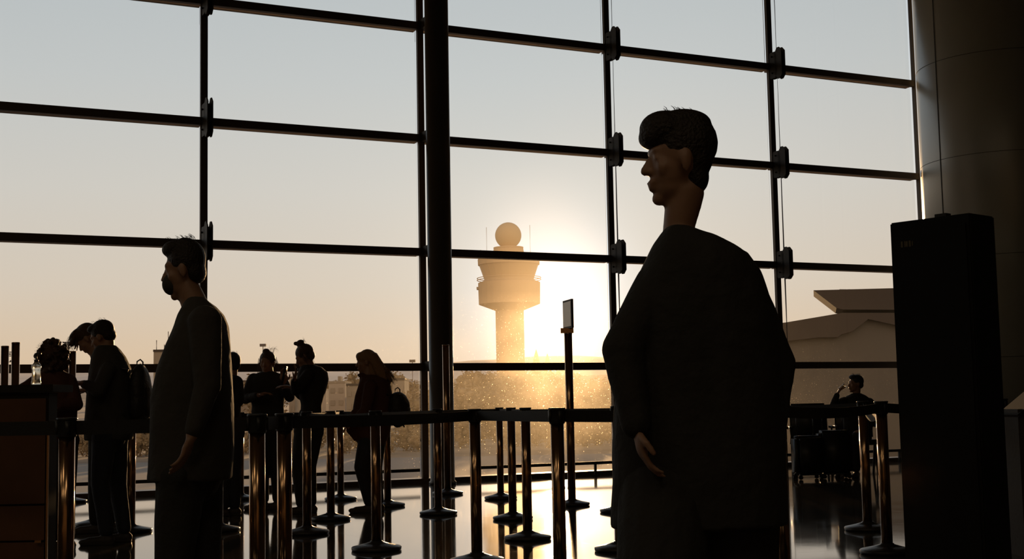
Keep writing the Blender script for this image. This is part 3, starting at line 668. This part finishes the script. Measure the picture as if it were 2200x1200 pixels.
# ------------------------------------------------------------------ backpacks (worn, so things of their own)
def backpack(label, Y, c, hw, hh, dp, tail=None, mt='bag_nylon', loop=None):
    p = W(c[0], c[1], Y); t = thing('backpack', label, 'backpack', p, 'backpacks worn by the waiting people')
    bm = bmesh.new(); ell(bm, p, (hw, dp, hh)); ell(bm, p - UZ * hh * .35, (hw * 1.02, dp * 1.05, hh * .65)); ell(bm, p - UZ * hh * .1 + Vector((hw * .35, 0, 0)), (hw * .75, dp * .8, hh * .8))
    obj('bag_body', fuse(bm, .008, 4, folds=.005), mt, t)
    bm = bmesh.new(); ell(bm, p + Vector((hw * .7, 0, -hh * .4)), (hw * .45, dp * .7, hh * .42)); obj('front_pocket', fuse(bm, .008, 4, folds=.004), mt, t)
    bm = bmesh.new(); lp = loop or (p + UZ * hh * .92); tube(bm, [lp + Vector((-.03, 0, -.02)), lp + Vector((-.025, 0, .035)), lp + Vector((.0, 0, .05)), lp + Vector((.02, 0, .03)), lp + Vector((.022, 0, -.03))], .006, 8); obj('grab_loop', bm, mt, t)
    for s in (-1, 1):
        bm = bmesh.new(); q = p + Vector((-hw * .75, s * dp * .75, 0)); tube(bm, [q + UZ * hh * .75, q + Vector((-.12, 0, hh * .95)), q + Vector((-.2, 0, hh * .5)), q + Vector((-.16, 0, -hh * .5)), q + Vector((-.02, 0, -hh * .7))], .014, 8); obj('strap', bm, mt, t)
    if tail:
        bm = bmesh.new(); q = W(tail[0], tail[1], Y); ell(bm, q, (.06, .06, .06)); tube(bm, [q + Vector((.05, 0, .02)), q + Vector((.062, 0, -.06))], .012); obj('bottom_pouch', fuse(bm, .008, 3, folds=.003), mt, t)
backpack('rounded dark backpack on the back of the short-haired man', 10.5, (301, 845), .085, .235, .15)
backpack('small dark backpack on the long-haired woman in profile', 13.1, (855, 869), .108, .128, .13, tail=(855, 905))

# ------------------------------------------------------------------ seats and luggage by the glass
def seat(p, dirv, label):
    t = thing('waiting_seat', label, 'seat', p, 'waiting seats by the glass')
    x = Vector((-dirv.y, dirv.x, 0))
    bm = bmesh.new(); box(bm, p + UZ * .43 + dirv * .02, (.5, .5, .07), (dirv, x, UZ)); bmesh.ops.bevel(bm, geom=list(bm.edges), offset=.025, segments=3, affect='EDGES'); obj('seat', bm, 'seat_vinyl', t)
    bk = (UZ - dirv * .18).normalized(); bm = bmesh.new(); box(bm, p + UZ * .71 - dirv * .27, (.06, .5, .50), (dirv, x, bk)); bmesh.ops.bevel(bm, geom=list(bm.edges), offset=.025, segments=3, affect='EDGES'); obj('backrest', bm, 'seat_vinyl', t)
    for s in (-1, 1):
        bm = bmesh.new(); tube(bm, [p + dirv * .2 + x * .23 * s + UZ * .0, p + x * .23 * s + UZ * .42, p - dirv * .2 + x * .23 * s], .016); obj('leg', bm, 'rod_steel', t)
        bm = bmesh.new(); box(bm, p + x * .27 * s + UZ * .64, (.36, .035, .03), (dirv, x, UZ)); tube(bm, [p + x * .27 * s + UZ * .42, p + x * .27 * s + UZ * .63], .014); obj('armrest', bm, 'seat_vinyl', t)
fd = Vector((-.1, -1, 0)).normalized()
seat(Vector((W(1843, 940, 18).x, 18.05, 0)), fd, 'dark waiting seat under the man drinking')
for k, lb in ((1, 'empty dark waiting seat directly left of the man drinking'), (2, 'empty dark waiting seat two places left of the man drinking'), (3, 'empty dark waiting seat at the row end beside the foreground man')):
    seat(Vector((W(1843, 940, 18).x - .62 * k, 18.05 - .05 * k, 0)), fd, lb)
def suitcase(p, w, h, dp, label, yaw=0):
    t = thing('suitcase', label, 'suitcase', p, 'suitcases in front of the waiting seats')
    d1 = Vector((math.cos(yaw), math.sin(yaw), 0)); d2 = Vector((-d1.y, d1.x, 0))
    bm = bmesh.new(); box(bm, p + UZ * (h / 2 + .05), (w, dp, h), (d1, d2, UZ)); bmesh.ops.bevel(bm, geom=list(bm.edges), offset=.04, segments=4, affect='EDGES')
    obj('shell', bm, 'seat_vinyl', t)
    bm = bmesh.new()
    for s in (-1, 1): tube(bm, [p + d1 * w * .3 * s + d2 * dp * .3 + UZ * h, p + d1 * w * .3 * s + d2 * dp * .3 + UZ * (h + .32)], .008)
    tube(bm, [p - d1 * w * .3 + d2 * dp * .3 + UZ * (h + .32), p + d1 * w * .3 + d2 * dp * .3 + UZ * (h + .32)], .012); obj('handle', bm, 'rod_steel', t)
    for a in (-1, 1):
        for b in (-1, 1):
            bm = bmesh.new(); c = p + d1 * w * .38 * a + d2 * dp * .36 * b + UZ * .028; tube(bm, [c - d2 * .012, c + d2 * .012], .027, 16); box(bm, c + UZ * .03, (.03, .03, .03), (d1, d2, UZ)); obj('wheel', bm, 'black_plastic', t)
suitcase(XG(1795, 17.3), .42, .56, .26, 'large dark suitcase in front of the drinking man')
suitcase(XG(1738, 17.2), .38, .50, .24, 'dark suitcase with lit handle beside the foreground man', .2)

# ------------------------------------------------------------------ outside
bm = bmesh.new(); gz = -4.0
nx, ny = 90, 60; xs = [-1100 + 2200 * i / nx for i in range(nx + 1)]
ys = [24 + (1 - (1 - j / ny) ** .35) * 0 + (2600 - 24) * (j / ny) ** 2.6 for j in range(ny + 1)]
def terr(x, y):
    if y < 140: return gz
    a = min(1, (y - 140) / 460); b = max(0, min(1, (y - 600) / 1100))
    ridge = 1 + .22 * noise.noise(Vector((x / 160, 1.3, 0))) + .10 * noise.noise(Vector((x / 45, 7, 0)))
    return gz + 7.5 * a * a + 50 * b * b * (3 - 2 * b) * ridge + .8 * a * noise.noise(Vector((x / 30, y / 30, 0)))
bm2 = bmesh.new(); grid = [[bm.verts.new((x, y, terr(x, y))) for x in xs] for y in ys]
for j in range(ny):
    for i in range(nx): bm.faces.new((grid[j][i], grid[j][i + 1], grid[j + 1][i + 1], grid[j + 1][i]))
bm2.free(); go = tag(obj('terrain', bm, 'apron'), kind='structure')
go.data.materials.append(MAT['grass_dry']); go.data.materials.append(MAT['hill_hazed']); go.data.materials.append(MAT['mid_slope'])
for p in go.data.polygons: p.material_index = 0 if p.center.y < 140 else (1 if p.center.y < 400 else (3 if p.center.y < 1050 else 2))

# control tower
TY = 400.0; K = TY / F_PX; tb = W(1097, 780, TY); tb.z = 0; tx = tb.x
def tz(py): return W(1095, py, TY).z
t = thing('control_tower', 'airport control tower with a round radar dome on top', 'control tower', (tx, TY, terr(tx, TY)))
tg = terr(tx, TY) - 1; o_ = Vector((tx, TY, 0)); n8 = 24
bm = bmesh.new(); lathe(bm, [(30.5 * K, tg), (30.5 * K, tz(663))], o_, 24); obj('shaft', bm, 'tower_concrete_hazed', t)
bm = bmesh.new(); lathe(bm, [(30 * K, tz(667)), (66 * K, tz(653)), (67 * K, tz(607)), (56 * K, tz(603)), (54 * K, tz(600))], o_, n8); lc_ = obj('lower_cab', bm, 'tower_concrete_hazed', t, False)
bm = bmesh.new(); lathe(bm, [(53 * K, tz(601)), (64 * K, tz(569))], o_, n8); obj('cab_glass', bm, 'tower_glass_hazed', t, False)
bm = bmesh.new(); lathe(bm, [(66.5 * K, tz(569)), (67 * K, tz(556)), (60 * K, tz(553)), (34 * K, tz(548)), (32 * K, tz(534))], o_, n8); obj('cab_roof', bm, 'tower_concrete_hazed', t, False)
bm = bmesh.new(); lathe(bm, [(32 * K, tz(535)), (32.5 * K, tz(531)), (17 * K, tz(530)), (16 * K, tz(524))], o_, n8); obj('dome_base', bm, 'tower_concrete_hazed', t)
bm = bmesh.new(); rr = 28.5 * K; zc = tz(505.5); lathe(bm, [(max(.1, rr * math.cos(a)), zc + rr * math.sin(a)) for a in [math.radians(-62 + 152 * k / 16) for k in range(17)]], o_, 32); obj('radar_dome', bm, 'radome_hazed', t)
bm = bmesh.new()
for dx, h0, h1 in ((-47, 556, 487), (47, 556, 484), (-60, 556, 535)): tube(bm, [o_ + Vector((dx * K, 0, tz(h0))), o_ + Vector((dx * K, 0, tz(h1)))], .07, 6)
obj('antenna', bm, 'tower_concrete_hazed', t)
bm = bmesh.new()
for py in (597, 601): 
    z = tz(py); tube(bm, [o_ + Vector((math.cos(a * PI / 12) * 69 * K, math.sin(a * PI / 12) * 69 * K, z)) for a in range(25)], .12, 5)
obj('railing', bm, 'tower_concrete_hazed', lc_)
bm = bmesh.new(); box(bm, o_ + Vector((-66 * K, 0, tz(618))), (8 * K, 4, 4.5 * K)); obj('balcony_lamp', bm, 'far_wall_pale', lc_, False)

# trees
def blob_tree(bmc, c, r, h, n=34, leaf=.35, leaves=420):
    for _ in range(n):
        a, u = rnd(0, 2 * PI), rnd(-1, 1); q = rnd(.35, .85); s = math.sqrt(1 - u * u)
        ell(bmc, c + Vector((math.cos(a) * s * r * q, math.sin(a) * s * r * q, u * h * q)), rnd(.18, .34) * r, n=7, m=5)
    for _ in range(leaves):
        a, u = rnd(0, 2 * PI), rnd(-1, 1); q = rnd(.8, 1.12); s = math.sqrt(1 - u * u)
        p = c + Vector((math.cos(a) * s * r * q, math.sin(a) * s * r * q, u * h * q)); d1 = Vector((rnd(-1, 1), rnd(-1, 1), rnd(-1, 1))).normalized(); d2 = d1.orthogonal().normalized()
        vs = [bmc.verts.new(p + v) for v in (d1 * leaf, d2 * leaf * .6, -d1 * leaf, -d2 * leaf * .6)]; bmc.faces.new(vs)
protos = []
for k in range(4):
    random.seed(50 + k); bm = bmesh.new(); blob_tree(bm, Vector((0, 0, 3.9)), 3.2, 3.9); 
    me = bpy.data.meshes.new('crown'); bm.to_mesh(me); bm.free()
    bm = bmesh.new(); tube(bm, [(0, 0, -.5), (.1, 0, 2), (0, .1, 4.5)], [.25, .2, .08], 8)
    for _ in range(5): tube(bm, [(0, 0, rnd(1.8, 3)), (rnd(-1.6, 1.6), rnd(-1.6, 1.6), rnd(4, 6))], [.1, .03], 6)
    mt_ = bpy.data.meshes.new('trunk'); bm.to_mesh(mt_); bm.free(); protos.append((me, mt_))
for me, mt_ in protos: me.materials.append(MAT['foliage']); mt_.materials.append(MAT['bark'])
def tree(x, y, s, label, group, k=0, name='tree', sz=1):
    t = thing(name, label, 'tree', (x, y, terr(x, y)), group); t.scale = (s, s, s * sz); t.rotation_euler = (0, 0, rnd(0, 6))
    for nm, me in zip(('crown', 'trunk'), protos[k % 4]):
        o = bpy.data.objects.new(nm, me); C.objects.link(o); o.parent = t
    return t
random.seed(11)
TAKEN = [(tx, TY, 12.0)]
def free(x, y, r):
    if any(math.hypot(x - a, y - b) < r + c for a, b, c in TAKEN): return False
    TAKEN.append((x, y, r)); return True
def tree_at(px, Y, top, label, group, k):
    p = W(px, top, Y); g = terr(p.x, Y); s = max(.35, (p.z - g) / 8.0)
    for _ in range(40):
        x = p.x * Y / Y
        if free(x, Y, 3.3 * s): tree(x, Y, s, label, group, k); return
        Y += rnd(2, 7); p = W(px, top, Y); g = terr(p.x, Y); s = max(.35, (p.z - g) / 8.0)
for k in range(58):                         # tree belt beyond the apron
    px = -60 + k * 31 + rnd(-10, 10); Y = rnd(146, 190); top = rnd(893, 925) if k % 3 else rnd(875, 900)
    tree_at(px, Y, top, 'leafy tree in the front belt beyond the apron', 'front belt of trees beyond the apron', k)
tops = [(985, 832), (1005, 826), (1030, 822), (1052, 815), (1075, 803), (1093, 810), (1118, 822), (1140, 826), (1160, 830), (1185, 818), (1205, 822), (1248, 826), (1270, 815), (1290, 812), (1325, 815), (1360, 820), (1400, 822), (1445, 820),
        (890, 838), (905, 832), (868, 845), (1490, 830), (1540, 835), (1600, 832)]
for k, (px, top) in enumerate(tops):
    tree_at(px, rnd(215, 290), top, 'taller hazy tree in the grove around the tower foot', 'hazy grove around the tower foot', k)
def conifer(px, Y, top, label):
    p = W(px, top, Y); g = terr(p.x, Y); h = p.z - g; t = thing('conifer', label, 'tree', (p.x, Y, g), None); bm = bmesh.new(); o_ = Vector((p.x, Y, g))
    for j in range(9):
        z = h * (.25 + .75 * j / 9); r = h * .20 * (1 - j / 9.5) + .2; n = 18
        rings(bm, [[o_ + Vector((math.cos(a * 2 * PI / n) * r * (1 + .25 * (a % 2)) * q, math.sin(a * 2 * PI / n) * r * (1 + .25 * (a % 2)) * q, z + dz)) for a in range(n)] for q, dz in ((1, 0), (.1, h * .15))])
    obj('crown', bm, 'foliage_far_hazed', t, False); bm = bmesh.new(); tube(bm, [o_, o_ + UZ * h * .5], [.5, .2], 8); obj('trunk', bm, 'bark', t)
conifer(1152, 620, 757, 'taller pointed conifer on the skyline right of the tower'); conifer(1176, 660, 765, 'smaller pointed conifer on the skyline right of the tower')

# far houses and blocks
def block(px0, px1, top, Y, m, label, dp=14, group=None, extra=None, name='building', win=True):
    a, b = W(px0, top, Y), W(px1, top, Y); g = terr((a.x + b.x) / 2, Y) - 1.5; zt = (a.z + b.z) / 2; cx = (a.x + b.x) / 2; w = b.x - a.x
    t = thing(name, label, 'building', (cx, Y, g), group); TAKEN.append((cx, Y + dp / 2, max(w, dp) * .6))
    bm = bmesh.new(); box(bm, (cx, Y + dp / 2, (g + zt) / 2), (w, dp, zt - g)); wl_ = obj('wall', bm, m, t, False)
    bm = bmesh.new(); box(bm, (cx, Y + dp / 2, zt + .25), (w * 1.03, dp * 1.03, .5)); obj('roof', bm, 'terminal_roof' if m != 'far_wall_pale' else 'far_wall', t, False)
    if win:
        n = max(2, int(w / 5)); fl = max(1, int((zt - g - 2) / 3.4))
        for f in range(min(fl, 3)):
            for i in range(min(n, 6)):
                bm = bmesh.new(); x = cx - w / 2 + w * (i + .5) / min(n, 6); box(bm, (x, Y - .05, zt - 2.0 - 3.3 * f), (w / min(n, 6) * .55, .2, 1.4)); obj('window', bm, 'far_wall', wl_, False)
    if extra: extra(t, cx, Y, zt, w)
    return t
def square_mark(t, cx, Y, zt, w):
    bm = bmesh.new(); 
    for (a, b, c, d) in ((-.25, -3.2, .30, .9), (0, -3.9, .38, .8), (.18, -2.9, .18, .8)): box(bm, (cx + a * w, Y - .2, zt + b), (c * w, .3, d))
    obj('wall_sign', bm, 'far_wall_pale', t, False)
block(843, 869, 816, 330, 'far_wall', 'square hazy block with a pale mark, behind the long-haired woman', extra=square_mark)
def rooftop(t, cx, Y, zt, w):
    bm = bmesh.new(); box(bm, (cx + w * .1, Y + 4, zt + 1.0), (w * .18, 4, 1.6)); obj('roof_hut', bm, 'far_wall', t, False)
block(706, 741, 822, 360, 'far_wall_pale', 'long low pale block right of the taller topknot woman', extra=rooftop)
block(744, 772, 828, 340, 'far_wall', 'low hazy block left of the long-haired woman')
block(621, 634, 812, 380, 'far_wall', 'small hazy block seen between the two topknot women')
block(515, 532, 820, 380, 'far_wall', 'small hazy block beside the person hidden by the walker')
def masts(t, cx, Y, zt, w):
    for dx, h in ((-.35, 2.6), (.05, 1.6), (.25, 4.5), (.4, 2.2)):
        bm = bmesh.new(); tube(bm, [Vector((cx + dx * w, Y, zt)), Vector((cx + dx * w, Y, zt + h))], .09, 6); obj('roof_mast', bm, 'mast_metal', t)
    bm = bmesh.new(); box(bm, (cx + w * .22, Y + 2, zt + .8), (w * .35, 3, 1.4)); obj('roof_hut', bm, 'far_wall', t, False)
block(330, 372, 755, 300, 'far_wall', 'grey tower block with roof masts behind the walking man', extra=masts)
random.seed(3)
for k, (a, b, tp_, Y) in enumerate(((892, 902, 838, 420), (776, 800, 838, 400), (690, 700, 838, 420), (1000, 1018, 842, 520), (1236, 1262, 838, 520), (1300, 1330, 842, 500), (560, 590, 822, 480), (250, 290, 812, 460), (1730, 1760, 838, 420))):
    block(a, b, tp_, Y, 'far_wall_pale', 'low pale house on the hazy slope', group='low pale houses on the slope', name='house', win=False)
random.seed(21)
for k in range(70):
    px = rnd(150, 1950); Y = rnd(330, 900); p = W(px, 900, Y); g = terr(p.x, Y); q = rnd(.9, 1.8)
    if free(p.x, Y, 3.6 * q): tree(p.x, Y, q, 'small hazy tree scattered on the far slope', 'scattered trees on the far slope', k)
# floodlight or radio gantries at left
def gantry(px, top, base, Y, label):
    p = W(px, top, Y); x0 = p.x; z1 = p.z; z0 = W(px, base, Y).z; g = terr(x0, Y)
    t = thing('antenna_gantry', label, 'antenna', (x0, Y, g)); bm = bmesh.new(); s = (z1 - z0) / 14
    for dx in (0, 6): tube(bm, [Vector((x0 + dx * s, Y, g)), Vector((x0 + dx * s, Y, z1))], .07, 6)
    obj('mast', bm, 'mast_metal', t); bm = bmesh.new()
    for z in (z1, z1 - 4 * s, z1 - 10 * s): tube(bm, [Vector((x0 - 4 * s, Y, z)), Vector((x0 + 9 * s, Y, z))], .06, 6)
    obj('crossbar', bm, 'mast_metal', t)
    for dx, dz, r in ((2, -2, 1.3), (8, -5, 1.6), (-2, -7, 1.2), (5, -9, 1.5)):
        bm = bmesh.new(); ell(bm, Vector((x0 + dx * s, Y, z1 + dz * s)), (r * s * 1.5, .2, r * s * .6), n=10, m=6); obj('dish', bm, 'mast_metal', t)
gantry(140, 735, 752, 90, 'thin antenna gantry seen right of the curly-haired woman'); gantry(16, 756, 785, 90, 'thin antenna gantry between the two tall posts at left')
def lampmast(px, top, Y, label):
    p = W(px, top, Y); g = terr(p.x, Y); t = thing('lamp_mast', label, 'lamp mast', (p.x, Y, g)); bm = bmesh.new(); tube(bm, [Vector((p.x, Y, g)), Vector((p.x, Y, p.z))], [.12, .06], 8); obj('mast', bm, 'mast_metal', t)
    bm = bmesh.new(); box(bm, (p.x, Y, p.z), (.9, .5, .4)); obj('lamp_head', bm, 'mast_metal', t, False)
lampmast(565, 741, 200, 'thin lamp mast rising above the topknot of the shorter woman'); lampmast(886, 775, 200, 'thin lamp mast on the skyline left of the round column')

# terminal wing, right
Y = 85.0
def outline(px): return [(W(x, y, Y).x, W(x, y, Y).z) for x, y in px]
t = thing('terminal_wing', 'brown terminal wing with a pointed overhanging roof outside the glass', 'building', (W(1810, 800, Y).x, Y, gz))
XA, ZA, YA = Vector((1, 0, 0)), UZ, Vector(((W(1748, 700, Y).x) / Y, 1, 0)); O = Vector((0, Y, 0))
bm = bmesh.new(); prism(bm, outline([(1748, 630), (1796, 667), (1810, 670), (2200, 672), (2200, 618)]), O + YA * 0, XA, ZA, YA, 5); obj('overhang_roof', bm, 'terminal_roof', t, False)
bm = bmesh.new(); prism(bm, outline([(1809, 669), (1809, 680), (2200, 682), (2200, 670)]), O + YA * 6, XA, ZA, YA, 10); obj('clerestory_wall', bm, 'terminal_roof', t, False)
for k in range(9):
    bm = bmesh.new(); x0 = 1818 + k * 13 + (k % 3) * 2; prism(bm, outline([(x0, 674), (x0, 677.5), (x0 + 8, 677.5), (x0 + 8, 674)]), O + YA * .9, XA, ZA, YA, .3); obj('clerestory_window', bm, 'terminal_glass', t, False)
bm = bmesh.new(); prism(bm, outline([(1560, 712), (1690, 697), (1808, 677), (2200, 677), (2200, 700), (1930, 705), (1862, 690), (1846, 703), (1828, 716), (1806, 722), (1798, 728), (1760, 728), (1700, 735), (1560, 740)]), O + YA * 2, XA, ZA, YA, 9); obj('lower_roof', bm, 'terminal_roof', t, False)
bm = bmesh.new(); prism(bm, [(a, b) for a, b in outline([(1560, 722), (1700, 706), (1808, 686), (2200, 686)])] + [(W(2200, 700, Y).x, gz - .5), (W(1560, 700, Y).x, gz - .5)], O + YA * 3, XA, ZA, YA, 10); obj('facade', bm, 'terminal_face', t, False)
bm = bmesh.new()
for x, y0, y1 in ((1808, 622, 629), (1812, 621, 629), (1816, 621, 629), (1822, 622, 629)): tube(bm, [W(x, y1, Y + 4), W(x, y0, Y + 4)], .05, 5)
tube(bm, [W(1804, 622, Y + 4), W(1826, 622, Y + 4)], .04, 5); obj('roof_railing', bm, 'mast_metal', t)
# ------------------------------------------------------------------ sky and sun
sunpx = (1196, 660); sd_ = ray(*sunpx).normalized()
w = bpy.data.worlds.new('sky'); bpy.context.scene.world = w; w.use_nodes = True; nt = w.node_tree; nt.nodes.clear()
out = nt.nodes.new('ShaderNodeOutputWorld'); bg = nt.nodes.new('ShaderNodeBackground'); nt.links.new(bg.outputs[0], out.inputs[0])
tc = nt.nodes.new('ShaderNodeTexCoord'); sx = nt.nodes.new('ShaderNodeSeparateXYZ'); nt.links.new(tc.outputs['Generated'], sx.inputs[0])
rp = nt.nodes.new('ShaderNodeValToRGB'); mr = nt.nodes.new('ShaderNodeMapRange'); mr.inputs['From Min'].default_value = -.1; mr.inputs['From Max'].default_value = .9
nt.links.new(sx.outputs['Z'], mr.inputs['Value']); nt.links.new(mr.outputs[0], rp.inputs['Fac'])
def sk(z): return z + .1
def lin(c): return tuple((v / 255 / 12.92 if v <= 10 else ((v / 255 + .055) / 1.055) ** 2.4) for v in c)
els = [(-.1, (70, 52, 34)), (-.005, (150, 115, 80)), (.0, (214, 184, 150)), (.04, (224, 199, 170)), (.09, (219, 206, 190)), (.16, (212, 209, 203)), (.24, (199, 204, 206)), (.34, (184, 194, 201)), (.6, (112, 132, 158)), (.9, (70, 92, 126))]
cr_ = rp.color_ramp
while len(cr_.elements) < len(els): cr_.elements.new(.5)
for e, (z, c) in zip(cr_.elements, els): e.position = sk(z); e.color = (*lin(c), 1)
dt = nt.nodes.new('ShaderNodeVectorMath'); dt.operation = 'DOT_PRODUCT'; dt.inputs[1].default_value = sd_; nt.links.new(tc.outputs['Generated'], dt.inputs[0])
ac = nt.nodes.new('ShaderNodeMath'); ac.operation = 'ARCCOSINE'; nt.links.new(dt.outputs['Value'], ac.inputs[0])
cur = bg
def halo(width, col, strength, power=1):
    d = nt.nodes.new('ShaderNodeMath'); d.operation = 'DIVIDE'; d.inputs[1].default_value = width; nt.links.new(ac.outputs[0], d.inputs[0])
    p = nt.nodes.new('ShaderNodeMath'); p.operation = 'POWER'; p.inputs[1].default_value = power; nt.links.new(d.outputs[0], p.inputs[0])
    n = nt.nodes.new('ShaderNodeMath'); n.operation = 'MULTIPLY'; n.inputs[1].default_value = -1; nt.links.new(p.outputs[0], n.inputs[0])
    e = nt.nodes.new('ShaderNodeMath'); e.operation = 'EXPONENT'; nt.links.new(n.outputs[0], e.inputs[0])
    m = nt.nodes.new('ShaderNodeVectorMath'); m.operation = 'SCALE'; m.inputs[0].default_value = [c * strength for c in col]; nt.links.new(e.outputs[0], m.inputs['Scale']); return m
h1, h2, h3 = halo(.055, (.10, .33, .56), 1.0, 2), halo(.12, (.07, .09, .09), 1.0, 1.5), halo(.42, (1, .92, .84), .07, 1.5)
prev = rp.outputs['Color']
for h in (h1, h2, h3):
    a = nt.nodes.new('ShaderNodeVectorMath'); a.operation = 'ADD'; nt.links.new(prev, a.inputs[0]); nt.links.new(h.outputs[0], a.inputs[1]); prev = a.outputs[0]
# warm glow added to the unseen sky opposite the sun, brightening outdoor fronts
neg = nt.nodes.new('ShaderNodeVectorMath'); neg.operation = 'DOT_PRODUCT'; neg.inputs[1].default_value = (-sd_.x, -sd_.y, .25); nt.links.new(tc.outputs['Generated'], neg.inputs[0])
cl = nt.nodes.new('ShaderNodeMapRange'); cl.interpolation_type = 'SMOOTHSTEP'; cl.inputs['From Min'].default_value = .2; cl.inputs['From Max'].default_value = 1.0; nt.links.new(neg.outputs['Value'], cl.inputs['Value'])
vs_ = nt.nodes.new('ShaderNodeVectorMath'); vs_.operation = 'SCALE'; vs_.inputs[0].default_value = (.62, .42, .26); nt.links.new(cl.outputs[0], vs_.inputs['Scale'])
a = nt.nodes.new('ShaderNodeVectorMath'); a.operation = 'ADD'; nt.links.new(prev, a.inputs[0]); nt.links.new(vs_.outputs[0], a.inputs[1]); prev = a.outputs[0]
nt.links.new(prev, bg.inputs['Color']); bg.inputs['Strength'].default_value = 1.0
sl = bpy.data.lights.new('sun', 'SUN'); sl.energy = 3.5; sl.angle = math.radians(.6); sl.color = (1, .60, .27)
so = bpy.data.objects.new('sun', sl); C.objects.link(so); so.rotation_euler = (-sd_).to_track_quat('-Z', 'Y').to_euler(); so.location = (0, 60, 40)

for k, (x, y) in enumerate(((-11, -4), (-6, -5), (-1, -5), (-12, 2), (-6, 0), (1, -2))):   # dim fill lights added under the ceiling to lift the blacks
    l = bpy.data.lights.new('fill_light', 'AREA'); l.shape = 'DISK'; l.size = 2.4; l.energy = 26; l.color = (1, .80, .52)
    o = bpy.data.objects.new('fill_light', l); C.objects.link(o); o.location = (x, y, 9.45)
sc = bpy.context.scene
sc.view_settings.view_transform = 'Standard'; sc.view_settings.look = 'None'; sc.view_settings.exposure = 0; sc.view_settings.gamma = 1; sc.view_settings.use_curve_mapping = False
sc.cycles.max_bounces = 8; sc.cycles.transparent_max_bounces = 16; sc.cycles.sample_clamp_indirect = 6; sc.cycles.use_denoising = True
